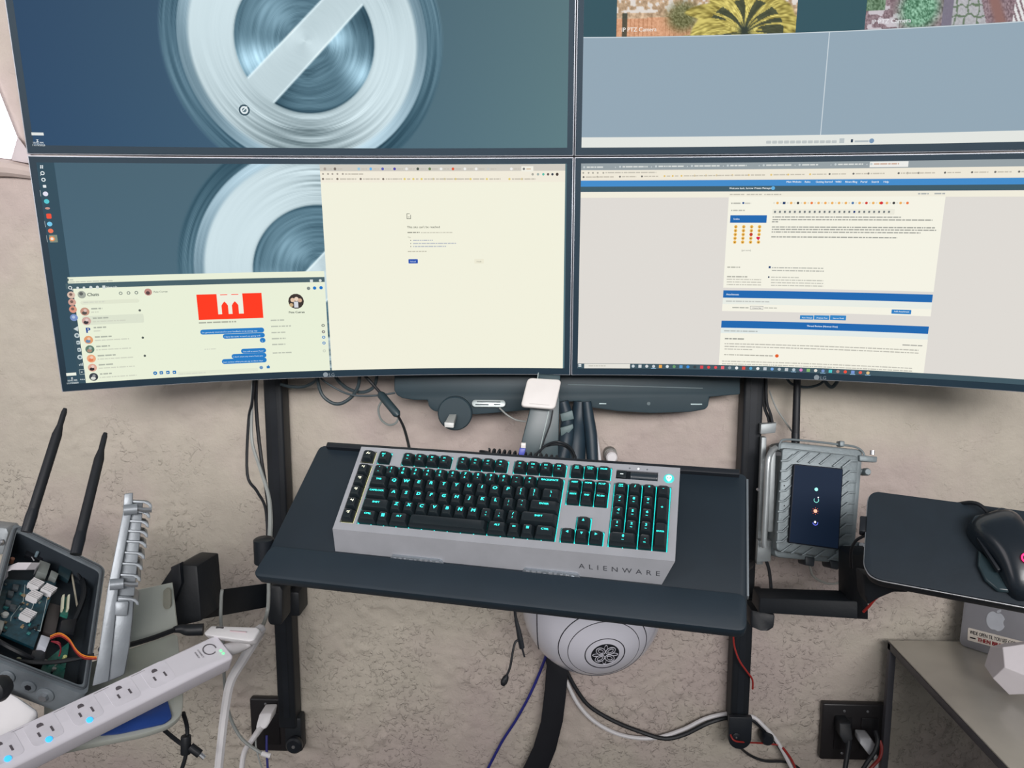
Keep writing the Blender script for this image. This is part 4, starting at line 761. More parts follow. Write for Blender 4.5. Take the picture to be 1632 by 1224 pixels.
# ------------------------------------------------------------------ metal shelf with upright back
A_, B_, C_ = W(283, 1006, 1.15), W(290, 1130, 1.035), W(154, 1180, .965); sf = Frame(B_, B_-C_, A_-B_)
shelf = thing('metal_shelf', 'pale bent metal shelf carrying the electronics box and power strip', 'shelf', None, frame=sf)
pal = mat('pale_sheet_metal', (196, 200, 192), .38, .3, .05, 12)
o = [sf.at(*p, 0.)[:2] for p in ((150, 1052), (283, 1006), (293, 1110), (290, 1138), (272, 1154), (232, 1168), (154, 1183), (70, 1200), (70, 1080))]
mb = MB(); mb.prism(rpoly(o, .012), -.010, -.001); part('shelf_plate', mb, pal, shelf, local=True, bevel=.002)
b0, b1 = sf.at(283, 1006, 0), sf.at(190, 1040, 0); upv = sf.A.T@np.array([.02, .05, 1.]); upv = nrm(upv)
q = [b0, b1, sf.A.T@(W(192, 946, 1.137)-sf.o), sf.A.T@(W(274, 929, 1.17)-sf.o)]; off = sf.A.T@np.array([0, .003, 0]); mb = MB(); mb.hull8(q, [p+off for p in q]); part('upright_plate', mb, pal, shelf, local=True, bevel=.0008)
mb = MB(); q = [W(x, y, 1.149) for x, y in [(266+6*math.cos(a), (945 if math.sin(a) < 0 else 964)+6*math.sin(a)*1.15) for a in np.linspace(0, 2*math.pi, 20, endpoint=False)]]
mb.hull8(q, [p+np.array([0, .004, 0]) for p in q]); part('hand_slot', mb, mat('slot_shadow', (150, 150, 138), .6), shelf, label='rounded slot in the upright plate')
mb = MB(); mb.prism(rpoly([sf.at(*p, 0)[:2] for p in ((165, 1136), (262, 1100), (274, 1146), (262, 1155), (190, 1171), (158, 1174))], .004), 0, .004, sf); single('blue_card', mb, mat('blue_card', (38, 70, 140), .4), 'blue flat card lying on the metal shelf under the strip', 'card', bevel=.001)
# ------------------------------------------------------------------ power strip
PF = cframe(251.7, 1075, 1.0, (.608, -.167, .778), (-.718, -.533, .446))
ps = thing('power_strip', 'white power strip with blue lit outlet lamps lying across the shelf', 'power strip', None, frame=PF)
e0, e1 = PF.at(345, 1011, 0), PF.at(374, 1047, 0); xr = (e0[0]+e1[0])/2; yf, yn = e0[1], e1[1]; lw = yf-yn; xl = -.30
mb = MB(); mb.prism(rrect(xr-xl, lw, .006, 4, (xr+xl)/2, (yf+yn)/2), -.026, 0); part('casing', mb, mat('strip_white', (228, 224, 232), .35, 0, .02, 20), ps, local=True, bevel=.003, seg=3)
dark = mat('socket_dark', (92, 86, 92), .6); lampb = mat('blue_lamp', (60, 176, 250), .4, emit=1.0)
yc = PF.at(251.7, 1075, 0)[1]
for i, (px, py, lit) in enumerate(((251.7, 1075, 0), (195, 1102.6, 0), (134.3, 1131.7, 1), (69.5, 1162.6, 1), (4, 1193.5, 1), (-66, 1227, 1))):
    c = PF.at(px, py, 0); sk = MB(); sk.prism(rrect(.034, .034, .006, 4, c[0], c[1]), 0, .0003); s_ = part('socket', sk, mat('socket_face', (222, 218, 226), .4), ps, local=True)
    mb = MB(); mb.prism([(c[0]-.0012+k, c[1]+.0075+.0025*l) for k, l in ((-.0035, -1), (.0035, -1), (.0035, .2), (.0018, 1), (-.0018, 1), (-.0035, .2))], .0003, .0006); part('ground_hole', mb, dark, s_, local=True)
    for dx, hh in ((-.0065, .0065), (.0075, .0075)):
        mb = MB(); mb.b2((c[0]+dx-.0012, c[1]-.004-hh/2, .0003), (c[0]+dx+.0012, c[1]-.004+hh/2, .0006)); part('blade_slot', mb, dark, s_, local=True)
    if lit:
        q = PF.at(px+8.5, py+16.5-.6, 0); mb = MB(); mb.lathe([(.0038, 0), (.0036, .0012), (.002, .0018)], Frame(q, (1, 0, 0), (0, 1, 0)), 18); part('lamp_button', mb, lampb, s_, local=True, label='blue lit lamp button')
    if i < 5: mb = MB(); mb.b2((c[0]-.028, yf-.0042, 0), (c[0]-.010, yf-.0036, .0003)); part('socket_caption', mb, mat('print_grey', (150, 146, 152), .6), ps, local=True)
q = PF.at(334, 1035, 0); qf = Frame(q, (1, 0, 0), (0, 1, 0)); mb = MB(); mb.torus(.0085, .0009, qf, 30, 6, -.3, 5.2); part('ring_logo', mb, mat('print_dark', (96, 92, 98), .5), ps, local=True, label='open ring logo')
for t, y in (('CONNECT', -.0135), ('ENERGY', -.0185)):
    V2, F2, w_ = text_geo(t, .0022, 'C', 1.3, bold=.05); rot = lambda x, y: (q[0]-y*1.0, q[1]+x)
    mb = MB(); mb.add([(q[0]-.001+y, q[1]-x*.8, .0003) for x, y in [(a, b+y) for a, b in V2]], F2); part('lettering', mb, mat('print_dark', (96, 92, 98), .5), ps, local=True)
for x, y in ((352, 1037), (356, 1041.5)):
    g = PF.at(x, y, 0); mb = MB(); mb.lathe([(.0018, 0), (.0016, .0008)], Frame(g, (1, 0, 0), (0, 1, 0)), 12); part('status_lamp', mb, mat('green_lamp', (110, 250, 150), .4, emit=1.2), ps, local=True, label='green status lamp')
mb = MB(); mb.tube([PF.w((xr-.002, (yf+yn)/2, -.012)), W(385, 1028, 1.105), W(398, 1022, 1.11)], [.010, .009, .0075], 12); part('cord_boot', mb, whitec(), ps)
cable('thick white power cord falling from the end of the power strip', [(398, 1022, 1.11), (414, 1004, 1.12), (411, 1012, 1.15), (388, 1050, 1.16), (368, 1085, 1.16), (359, 1130, 1.16), (352, 1190, 1.15), (345, 1260, 1.14)], [.0075, .008, .008, .0075, .0070, .0068, .0066, .0066], whitec(), 'mains_cable')
# ------------------------------------------------------------------ white dongle and its black plug
dg = thing('usb_adapter', 'white usb adapter stick lying beyond the power strip end', 'adapter', W(365, 1020, 1.15))
mb = slab([(336, 997, 1.10), (409, 999, 1.085), (414, 1003, 1.08), (404, 1020, 1.06), (396, 1022, 1.06), (326, 1012, 1.08), (324, 1008, 1.085)], (0, .012, -.012)); part('case', mb, white(), dg, bevel=.003, seg=3)
mb = slab([(344, 999.5, 1.0925), (356, 1000, 1.0915), (356, 1003, 1.0885), (344, 1002.5, 1.0915)], (0, .002, 0)); part('usb_port', mb, mat('port_dark', (60, 58, 62), .5), dg)
mb = slab([(366, 1005.5, 1.081), (392, 1007.5, 1.072), (392, 1008.5, 1.0715), (366, 1006.5, 1.0805)], (0, .002, 0)); part('print_line', mb, mat('print_pink', (214, 190, 196), .5), dg)
pl = thing('black_plug', 'black moulded plug with cable reaching the white adapter', 'plug', W(300, 1015, 1.15), 'loose cables')
mb = MB(); mb.tube([W(276, 1004, 1.13), W(288, 1002, 1.135), W(300, 1004, 1.14), (W(324, 1003, 1.145))], [.004, .0065, .0085, .0088], 12); part('plug_body', mb, rubber(), pl)
mb = MB(); mb.tube([W(278, 1004, 1.13), W(240, 1018, 1.09), W(200, 1029, 1.05), W(160, 1035, 1.0)], .0038, 8); part('lead', mb, rubber(), pl)
# ------------------------------------------------------------------ open electronics box
BF = cframe(30, 838, 1.16, (.87, .465, .122), (-.335, -.465, .819))
bxo = [BF.at(*p, 0)[:2] for p in ((22, 833), (168, 904), (139, 1110), (118, 1107), (-34, 1043))]; bxo = [bxo[0], bxo[1], bxo[2], bxo[4]]
eb = thing('electronics_box', 'open grey metal box of circuit boards with its ribbed silver lid swung out', 'electronics box', None, frame=BF)
oc = np.mean(np.array(bxo), 0); inn = [oc+(np.array(p)-oc)*.90 for p in bxo]; OUT, INN = rpoly(bxo, .012), rpoly(inn, .009)
gb = mat('grey_cast_box', (124, 132, 138), .5, .25, .1, 40, .15); BD = .040; n = len(OUT)
mb = MB(); V = [(p[0], p[1], z) for z, L_ in ((-BD, OUT), (0, OUT), (0, INN), (-BD+.003, INN)) for p in L_]
mb.add(V, [(r*n+i, r*n+(i+1) % n, (r+1)*n+(i+1) % n, (r+1)*n+i) for r in range(3) for i in range(n)]+[list(range(n))[::-1], list(range(3*n, 4*n))]); part('case', mb, gb, eb, local=True)
INL = rpoly([oc+(np.array(p)-oc)*.885 for p in bxo], .009); mb = MB(); V = [(p[0], p[1], z) for z, L_ in ((-.003, INN), (-BD+.0035, INL)) for p in L_]; mb.add(V, [(i, (i+1) % n, n+(i+1) % n, n+i) for i in range(n)]+[list(range(n, 2*n))]); part('dark_inside', mb, mat('dark_box_inside', (34, 42, 50), .6), eb, local=True)  # inner walls and floor of the box, coloured darker than the case
gk = [oc+(np.array(p)-oc)*.945 for p in bxo]; gk = rpoly(gk, .010); mb = MB(); mb.tube([(p[0], p[1], .0006) for p in gk]+[(gk[0][0], gk[0][1], .0006)], .0016, 6, smooth=False); part('gasket', mb, mat('gasket', (70, 76, 82), .7), eb, local=True)
def bpoly(name, pts, z0, z1, m, parent=None, bevel=0., label=None):
    mb = MB(); mb.prism([BF.at(x, y, z1)[:2] for x, y in pts], z0, z1); return part(name, mb, m, parent or eb, local=True, bevel=bevel, label=label)
pcbm = mat('teal_circuit_board', (26, 66, 80), .4, 0, .35, 160); pcg = mat('green_circuit_board', (40, 104, 92), .4, 0, .3, 160); chip = mat('chip_black', (26, 28, 34), .4); tin = mat('tin_metal', (160, 162, 158), .4, .4, .1, 60)
pcb = bpoly('main_board', [(6, 923), (90, 927), (54, 1032), (-14, 1003)], -.024, -.020, pcbm)
for x, y in ((56, 930), (76.6, 939), (54, 949), (43.6, 979)):
    c = BF.at(x, y, -.012); h_ = MB(); h_.box((c[0], c[1], -.018), (.0125, .0125, .003))
    for k in range(5): h_.box((c[0]+.001, c[1]-.0064+k*.0032, -.0130), (.0160, .0012, .0080))
    part('heat_sink', h_, mat('heat_sink_white', (222, 220, 222), .4), pcb, local=True, label='small white finned heat sink')
rb_ = random.Random(9)
for k in range(34):
    u_, v_ = rb_.random(), rb_.random(); x, y = 6+(84-20*v_)*u_*.95-14*v_+3, 926+80*v_+6*u_+10*u_*v_; c = BF.at(x, y, -.018); s_ = rb_.uniform(.0012, .0036)
    mb = MB(); mb.box((c[0], c[1], -.0188), (s_*rb_.uniform(1, 2.2), s_, rb_.uniform(.0012, .003))); part('component', mb, rb_.choice([chip, chip, tin, mat('component_teal', (60, 130, 130), .5), mat('component_tan', (150, 130, 100), .5)]), pcb, local=True)
mb = MB()
for a, b in (((18, 983), (37, 958)), ((37, 958), (40, 932)), ((18, 983), (17, 990)), ((76, 951), (64, 1006)), ((64, 1006), (55, 1003)), ((57, 955), (50, 972))):
    mb.tube([BF.at(*a, -.0198), BF.at(*b, -.0198)], .0004, 4, smooth=False)
part('board_tracks', mb, mat('silk_white', (200, 214, 214), .5), pcb, local=True)
pc2 = bpoly('second_board', [(64, 1060), (111, 1022), (99, 1096), (62, 1082)], -.034, -.030, pcg)
for k in range(12):
    c = BF.at(70+rb_.random()*32, 1052+rb_.random()*32, -.028); mb = MB(); mb.box((c[0], c[1], -.0285), (rb_.uniform(.002, .005), rb_.uniform(.002, .004), .003)); part('component', mb, rb_.choice([chip, tin, pcg]), pc2, local=True)
pc3 = bpoly('side_board', [(100, 952), (112, 950), (108, 982), (97, 978)], -.024, -.019, pcg)
for x in (101.5, 110): bpoly('pin_strip', [(x-1.6, 948), (x+1.6, 947), (x, 970), (x-3, 970)], -.019, -.012, mat('pin_cream', (214, 214, 190), .5), pc3)
bpoly('metal_socket', [(64, 892), (81, 898), (75, 916), (59, 911)], -.024, -.010, mat('socket_grey', (136, 142, 140), .45, .3), None, .001)
bpoly('metal_socket', [(82, 908), (94, 914), (90, 923), (79, 917)], -.024, -.012, mat('socket_grey', (136, 142, 140), .45, .3), None, .001)
bpoly('white_connector', [(66, 1011), (81, 1016), (74, 1034), (61, 1027)], -.028, -.010, mat('connector_white', (190, 194, 204), .4), None, .001)
bpoly('black_connector', [(52, 1036), (75, 1035), (70, 1056), (48, 1050)], -.034, -.016, chip, None, .001)
bpoly('tall_connector', [(98, 988), (124, 985), (118, 1012), (94, 1010)], -.05, -.016, chip, None, .002)
bpoly('relay_block', [(78, 960), (98, 965), (88, 1012), (68, 1006)], -.05, -.028, mat('relay_grey', (72, 66, 66), .5), None, .001)
rp = [BF.at(*p) for p in ((8, 924, -.02), (8, 908, -.008), (24, 902, .002), (46, 902, .004), (60, 902, -.004), (58, 910, -.016))]
mb = MB(); vs_ = []
P = rp; up_ = np.array([.1, .9, .0]); 
for p in P: vs_ += [np.array(p)+.0085*nrm(np.array([-.15, 1, 0])), np.array(p)-.0085*nrm(np.array([-.15, 1, 0]))]
vs_ += [p-np.array([0, 0, .0008]) for p in vs_]; m_ = len(P); fs_ = []
for i in range(m_-1): fs_ += [(2*i, 2*i+1, 2*i+3, 2*i+2), (2*m_+2*i, 2*m_+2*i+2, 2*m_+2*i+3, 2*m_+2*i+1), (2*i, 2*i+2, 2*m_+2*i+2, 2*m_+2*i), (2*i+1, 2*m_+2*i+1, 2*m_+2*i+3, 2*i+3)]
mb.add(vs_, fs_); part('ribbon_cable', mb, mat('ribbon_white', (232, 226, 232), .45), eb, local=True, label='white ribbon cable')
def bwire(name, pts, r, m): mb = MB(); mb.tube([BF.at(*p) for p in pts], r, 6); return part(name, mb, m, eb, local=True)
for i, (c, dy) in enumerate((((226, 140, 50), 0), ((206, 90, 60), 2.5), ((120, 30, 36), 5))): bwire('signal_wire', [(80, 1014+dy, -.010), (95, 1009+dy, -.004), (110, 1018+dy, .0), (122, 1036+dy, .004), (135, 1045+dy, .006), (154, 1047+dy*.7, .008)], .0008, mat('wire_%d' % i, c, .4))
for k in range(2): bwire('signal_wire', [(82, 1022, -.012), (94, 1024+k*3, -.006), (97, 1034+k*2, -.012), (94, 1046, -.02)], .001, mat('wire_red', (130, 32, 46), .4))
bwire('power_lead', [(0, 1048, -.02), (40, 1055, -.012), (90, 1055, -.008), (150, 1044, .004)], .0028, rubber())
bwire('power_lead', [(112, 905, -.05), (128, 920, -.03), (134, 945, -.018), (126, 972, -.018), (118, 990, -.022)], .0042, rubber())
bwire('pale_strip', [(114, 912, -.03), (118, 935, -.020), (123, 966, -.022)], .0014, mat('strip_tan', (170, 164, 148), .5))
bwire('white_wire', [(36, 866, -.045), (40, 876, -.04), (30, 880, -.038), (33, 868, -.038), (46, 882, -.03), (54, 893, -.02)], .0009, mat('wire_white', (196, 196, 200), .5))
bwire('pale_strip', [(131, 922, -.05), (140, 916, -.03), (147, 912, -.012)], .0012, tin)
bpoly('radio_module', [(46, 868), (74, 880), (66, 893), (40, 884)], -.03, -.024, chip, None, .001); bpoly('radio_module', [(96, 895), (116, 905), (110, 924), (92, 915)], -.03, -.022, mat('module_teal', (30, 52, 60), .4), None, .001)
bwire('power_lead', [(48, 862, -.03), (70, 866, -.018), (96, 882, -.015), (118, 900, -.02), (128, 925, -.024)], .0022, rubber()); bwire('power_lead', [(40, 872, -.03), (60, 872, -.02), (84, 888, -.02), (100, 905, -.03)], .0016, rubber())
bwire('power_lead', [(-8, 1018, -.012), (12, 1030, -.008), (36, 1042, -.010), (56, 1052, -.02)], .0030, rubber()); bwire('power_lead', [(-12, 1034, -.02), (20, 1056, -.016), (52, 1074, -.020), (86, 1088, -.026)], .0020, rubber())
for x, y, r_, c in ((20, 890, .0032, (176, 120, 96)), (9, 978, .0042, (206, 208, 204)), (60, 880, .0024, (120, 140, 150)), (30, 1050, .0030, (170, 170, 140)), (55, 1074, .0028, (206, 190, 184)), (104, 1046, .0026, (196, 200, 130))):
    q = BF.at(x, y, -.016); mb = MB(); mb.lathe([(r_, -.008), (r_, 0), (r_*.8, .0006)], Frame((q[0], q[1], -.016), (1, 0, 0), (0, 1, 0)), 12); part('capacitor', mb, mat('capacitor_%d' % x, c, .4), eb, local=True)
for x, y in ((18, 940), (26, 930), (14, 955), (22, 962)): bpoly('coil_part', [(x-5, y), (x+5, y+2), (x+3, y+10), (x-6, y+7)], -.02, -.014, mat('coil_grey', (84, 92, 98), .4, .4), pcb, .001)
bpoly('port_block', [(-8, 985), (8, 990), (4, 1004), (-12, 998)], -.02, -.010, tin, None, .001)
# wall facing the camera: bolts and knock-outs
yb = (bxo[2][1]+bxo[3][1])/2; wdir = nrm(np.append(np.array(bxo[2])-np.array(bxo[3]), 0)); wf = Frame(np.append(np.array(bxo[3]), -.001), wdir, (0, 0, 1)); wl = np.linalg.norm(np.array(bxo[2])-np.array(bxo[3]))
for k, (s_, r) in enumerate(((.30, .009), (.50, .009), (.66, .011))):
    f2 = Frame(wf.w((wl*s_, -.014-.003*k, 0)), wf.ex, wf.ey); mb = MB(); mb.lathe([(r, -.001), (r, .002), (r*.8, .003)], f2, 20); b_ = part('bolt_boss' if k == 2 else 'knock_out', mb, gb, eb, local=True)
    mb = MB(); mb.lathe([(r*.5, .003), (r*.45, .008 if k == 2 else .0035)], f2, 6); part('bolt', mb, steel() if k == 2 else chip, b_, local=True)
# lid swung open, seen edge on
LF = cframe(150, 1090, .975, (.87, .20, .39), (.19, -.93, .22))
lid = None
la = mat('silver_cast_lid', (146, 152, 158), .42, .35, .06, 40, .1)
def lpoly(name, pts, z0, z1, m=None, bevel=.0015, parent=None):
    mb = MB(); mb.prism([LF.at(x, y, z1)[:2] for x, y in pts], z0, z1, LF); return part(name, mb, m or la, parent or lid or eb, bevel=bevel)
lid = lpoly('lid', [(197, 812), (211, 812), (190, 925), (173, 1086), (147, 1094), (158, 1035), (171, 940)], -.13, 0)
lpoly('ribbed_back', [(207, 797), (228, 801), (226, 830), (219, 900), (214, 950), (186, 950), (200, 850)], -.12, -.010)
lpoly('deep_block', [(184, 948), (214, 952), (212, 985), (207, 1030), (199, 1076), (166, 1090), (176, 1010)], -.12, -.004, None, .004)
lpoly('block_boss', [(183, 958), (206, 958), (203, 983), (182, 982)], -.03, .003, None, .003)
for i, (x, y) in enumerate(((210, 800), (207, 816), (205, 831), (203.5, 847), (201.5, 863.5), (198.5, 881.5), (195, 899), (192, 917), (189, 955))):
    w_ = 32; lpoly('cooling_rib', [(x, y-2.4), (x+20, y-1.6), (x+w_-5, y-.2), (x+w_, y+4), (x+w_+.5, y+10), (x+w_-4, y+9), (x+w_-6, y+5), (x+w_-10, y+3.2), (x+20, y+2), (x, y+1.2)], -.12, -.001, None, .0006)
for k in range(5):
    y = 1008+k*14; x = 207-(y-985)*.2; lpoly('cooling_rib', [(x, y), (x+6, y-22), (x+8, y-24), (x+6, y-4), (x-1, y+6)], -.12, -.02, None, .0005)
for x, y in ((206, 812), (184, 931)):
    mb = MB(); mb.tube([LF.at(x-9, y+1, .001), LF.at(x+13, y-1, .001)], .0072, 14, LF); part('hinge_lug', mb, la, lid)
    mb = MB(); mb.tube([LF.at(x+13, y-1, .002), LF.at(x+24, y+1, .002), LF.at(x+36, y+1, .002)], [.0028, .0034, .0030], 8, LF, smooth=False); part('lug_screw', mb, steel(), lid)
lid['label'] = 'silver ribbed lid swung open'; lpoly('lug_tab', [(198, 787), (212, 785), (211, 812), (196, 815)], -.02, .002)
# the box's two antennas
for lab, a, b, d0, d1 in (('tall black stick antenna at the box corner, nearer the left edge', (44, 842), (104, 651), 1.035, 1.10), ('shorter black stick antenna right of the tall one behind the box', (122, 878), (168, 690), 1.04, 1.12)):
    P = [W(a[0]+(b[0]-a[0])*t, a[1]+(b[1]-a[1])*t, d0+(d1-d0)*t) for t in (-.03, .10, .16, .78, .86, .97, 1.0)]
    t = thing('antenna', lab, 'antenna', P[0], 'antennas of the left box'); mb = MB(); mb.tube(P[2:], [.0068, .0066, .0040, .0038, .0026], 14, smooth=False); part('whip', mb, rubber(), t)
    mb = MB(); mb.tube(P[:3], [.0072, .0076, .0068], 14, smooth=False); part('swivel_joint', mb, blackp(), t)
# bits at the frame's left edge
mb = slab([(-40, 836, 1.25), (10, 842, 1.25), (13, 850, 1.25), (4, 884, 1.25), (-40, 890, 1.25)], (0, .03, .0)); t = thing('grey_module', 'grey metal module half out of frame behind the open box', 'module', W(-10, 888, 1.25)); part('module_case', mb, alu(), t, bevel=.003)
mb = MB(); mb.lathe([(.005, 0), (.005, .003), (.003, .005)], Frame(W(2, 864, 1.247), (1, 0, 0), (0, 0, 1)), 14); part('module_screw', mb, steel(), t)
hb = thing('white_hub', 'white rounded device under the electronics box at left edge', 'device', W(5, 1160, .90)); mb = slab([(-60, 1088, .95), (6, 1096, .95), (30, 1108, .95), (64, 1132, .95), (40, 1165, .93), (-60, 1205, .92)], -sf.ez*.02); part('hub_case', mb, white(), hb, bevel=.006, seg=3)
mb = MB(); mb.lathe([(.004, -.012), (.013, -.009), (.0155, 0), (.013, .010), (.006, .014)], Frame(W(-4, 1098, .885), M3@np.array((1, 0, 0.)), M3@np.array((0, -1, 0.))), 20); part('hub_knob', mb, rubber(), hb)
# ------------------------------------------------------------------ cables at the left
c1 = thing('usb_lead', 'black usb lead with a knotted ferrite hanging below the shelf', 'cable', W(296, 1224, 1.12), 'loose cables')
mb = MB(); mb.tube([W(292, 1136, 1.09), W(298, 1158, 1.10), W(298, 1180, 1.10), W(296, 1204, 1.10), W(289, 1228, 1.10)], .003, 8); part('lead', mb, rubber(), c1)
mb = MB(); mb.tube([W(258, 1160, 1.09), W(274, 1174, 1.10), W(290, 1186, 1.105), W(306, 1194, 1.10)], .003, 8); part('lead', mb, rubber(), c1)
mb = MB(); mb.tube([W(296.5, 1172, 1.098), W(296, 1202, 1.098)], .0075, 10); part('ferrite', mb, rubber(), c1, bevel=.002)
mb = MB(); mb.tube([W(303, 1190, 1.098), W(319, 1202, 1.098)], .0062, 10); part('plug_body', mb, rubber(), c1, bevel=.001)
mb = MB(); mb.tube([W(319, 1202, 1.098), W(326, 1208, 1.098)], .0032, 8); part('plug_tip', mb, steel(), c1)
cable('thin white cord hanging over the left arm beam', [(354, 940, 1.26), (352.5, 955, 1.262), (352, 990, 1.27), (356, 1030, 1.28), (358, 1090, 1.30), (366, 1140, 1.32), (386, 1178, 1.32), (418, 1201, 1.32)], .0028, greyc())
lp = MB(); lp.tube([W(417, 1200.5, 1.317), W(431, 1205, 1.317)], .0042, 10); single('white_plug', lp, white(), 'small white plug tip lying below the left outlet', 'plug', 'loose cables')
cable('pale grey cord running from tray edge down past the left arm', [(428, 922, 1.36), (428, 950, 1.365), (426, 975, 1.37), (420, 995, 1.33), (410, 1012, 1.24)], .0034, greyc())
# left wall outlet with white plug
def plate_frame(px, py): return Frame(WY(px, py, WALLY-.012), (1, 0, 0), (0, 0, 1))
of = plate_frame(430, 1155); ol = thing('wall_outlet', 'black wall outlet behind the left post foot with a white plug', 'outlet', None, 'black wall outlets', frame=of)
a, b = of.at(398, 1112), of.at(463, 1197); darkp = mat('dark_outlet_plate', (36, 34, 36), .4, 0, .06, 30)
mb = MB(); mb.b2((a[0], b[1], -.012), (b[0], a[1], .003)); part('cover_plate', mb, darkp, ol, local=True, bevel=.004, seg=3)
c = of.at(434, 1160); mb = MB(); mb.b2((c[0]-.017, c[1]-.034, .003), (c[0]+.017, c[1]+.036, .006)); rc = part('receptacle', mb, mat('receptacle_black', (26, 25, 28), .35), ol, local=True, bevel=.002)
c = of.at(424, 1121); mb = MB(); mb.lathe([(.003, .003), (.002, .0042)], Frame((c[0], c[1], 0), (1, 0, 0), (0, 1, 0)), 12); part('plate_screw', mb, steel(), ol, local=True)
wp = thing('white_plug', 'white power plug pushed into the left wall outlet', 'plug', WY(420, 1165, WALLY-.03)); mb = slab([(413, 1138, 1.475), (433, 1137, 1.475), (430, 1152, 1.47), (424, 1162, 1.465), (410, 1165, 1.46), (407, 1160, 1.46)], (0, .035, 0)); part('plug_body', mb, white(), wp, bevel=.003)
mb = MB(); mb.tube([W(417, 1158, 1.47), W(407, 1172, 1.455), W(400, 1182, 1.45), W(389, 1200, 1.43), W(384, 1235, 1.41)], [.0062, .0056, .0050, .0050, .0050], 10); part('cord', mb, whitec(), wp)
cable('thin pale cord hanging under the white plug', [(408, 1172, 1.47), (408, 1190, 1.465), (414, 1214, 1.46), (420, 1230, 1.46)], .0017, greyc())
cable('short dark blue cord under the left wall outlet', [(425, 1172, 1.485), (425, 1195, 1.48), (427, 1230, 1.475)], .0024, bluec())
for lab, pts, r, m in (('outermost black cable bowing left of the left post', [(405, 600, 1.33), (402, 640, 1.35), (396, 672, 1.36), (394, 755, 1.36), (409, 782, 1.35), (422, 806, 1.33), (426, 840, 1.31), (426, 880, 1.29)], .0026, rubber()),
    ('grey cable running down beside the left post', [(404, 600, 1.34), (401, 660, 1.36), (402, 705, 1.36), (414, 745, 1.35), (428, 790, 1.33), (431, 830, 1.30), (429, 875, 1.27)], [.003, .003, .003, .003, .0034, .0042, .004], greyc()),
    ('straight black cable closest to the left post', [(409, 600, 1.34), (408, 640, 1.36), (411, 685, 1.37), (417, 735, 1.37), (425, 785, 1.36), (430, 830, 1.33)], .0034, rubber())): cable(lab, pts, r, m)
# ------------------------------------------------------------------ black device housing under the monitors
dh = thing('device_housing', 'long black device housing hanging under the lower monitors', 'housing', W(880, 660, 1.40))
hz = 1.385; hp = [(628, 585), (628, 622), (632, 630), (641, 635), (660, 638), (681, 638), (683, 648), (690, 655), (705, 658), (760, 661), (845, 654), (862, 642), (925, 640), (944, 650), (985, 656), (1040, 659), (1100, 657), (1124, 653), (1129, 648), (1131, 633), (1180, 629), (1180, 585)]
mb = slab([(x, y, hz) for x, y in hp], (0, .03, 0)); part('shell', mb, mat('housing_black', (40, 58, 66), .5, 0, .05, 20), dh, bevel=.003)
mb = slab([(905, 612, hz-.001), (1120, 618, hz-.001), (1120, 619.5, hz-.001), (905, 613.5, hz-.001)], (0, .001, 0)); part('seam', mb, mat('seam_grey', (66, 86, 92), .5), dh)
mb = MB(); mb.lathe([(.0035, 0), (.0032, .002)], Frame(W(1033.5, 643, hz), (1, 0, 0), (0, 0, 1)), 16); k_ = part('round_button', mb, mat('button_grey', (120, 134, 138), .3, .5), dh)
for x0, x1, y in ((955, 966, 643.6), (1101, 1119, 644.5)):
    mb = slab([(x0, y-1.2, hz-.001), (x1, y-1.0, hz-.001), (x1, y+.6, hz-.001), (x0, y+.6, hz-.001)], (0, .002, 0)); part('badge', mb, mat('badge_silver', (130, 146, 148), .4, .4), dh)
rp_ = thing('round_bracket', 'dark round bracket hanging below the black housing', 'bracket', W(724, 688, 1.38)); mb = MB(); mb.lathe([(.0300, -.02), (.0310, -.015), (.0310, 0), (.029, .002)], Frame(W(725, 659, 1.380), (1, 0, 0), (0, 0, 1)), 40); part('disc', mb, mat('housing_black', (40, 58, 66), .5, 0, .05, 20), rp_)
pb = thing('usb_stick', 'pale usb stick poking out of the round bracket', 'usb stick', W(719, 682, 1.36))
mb = slab([(716, 660, 1.365), (727.5, 660, 1.365), (723, 674, 1.345), (709, 673, 1.345)], (0, .006, -.008)); part('stick_body', mb, mat('stick_grey', (168, 172, 170), .4, .2), pb, bevel=.001)
mb = slab([(708, 673, 1.343), (723.5, 674, 1.343), (723, 682, 1.343), (708.5, 681, 1.343)], (0, .006, 0)); part('stick_end', mb, mat('stick_white', (204, 206, 204), .4), pb, bevel=.001)
cr = thing('card_reader', 'silver memory card reader stuck on the black housing', 'card reader', W(778, 651, 1.38)); cf = Frame(W(779, 643.5, 1.382), M3@np.array((1, .01, 0.)), M3@np.array((0, -1, .15)))
mb = MB(); mb.prism(rrect(.0605, .0135, .0065, 6), 0, .005, cf); part('reader_body', mb, mat('reader_silver', (166, 176, 176), .35, .4), cr, bevel=.001)
for x, y, w_, h_ in ((0, .0028, .042, .0022), (-.012, -.0022, .024, .0022), (.015, -.0018, .012, .002)):
    mb = MB(); mb.b2((x-w_/2, y-h_/2, .005), (x+w_/2, y+h_/2, .0056), cf); part('card_slot', mb, mat('slot_dark', (44, 60, 66), .5), cr)
cable('thin grey cord curling from the card reader', [(796, 650, 1.375), (808, 661, 1.37), (822, 669, 1.37), (838, 672, 1.37)], .0016, greyc())
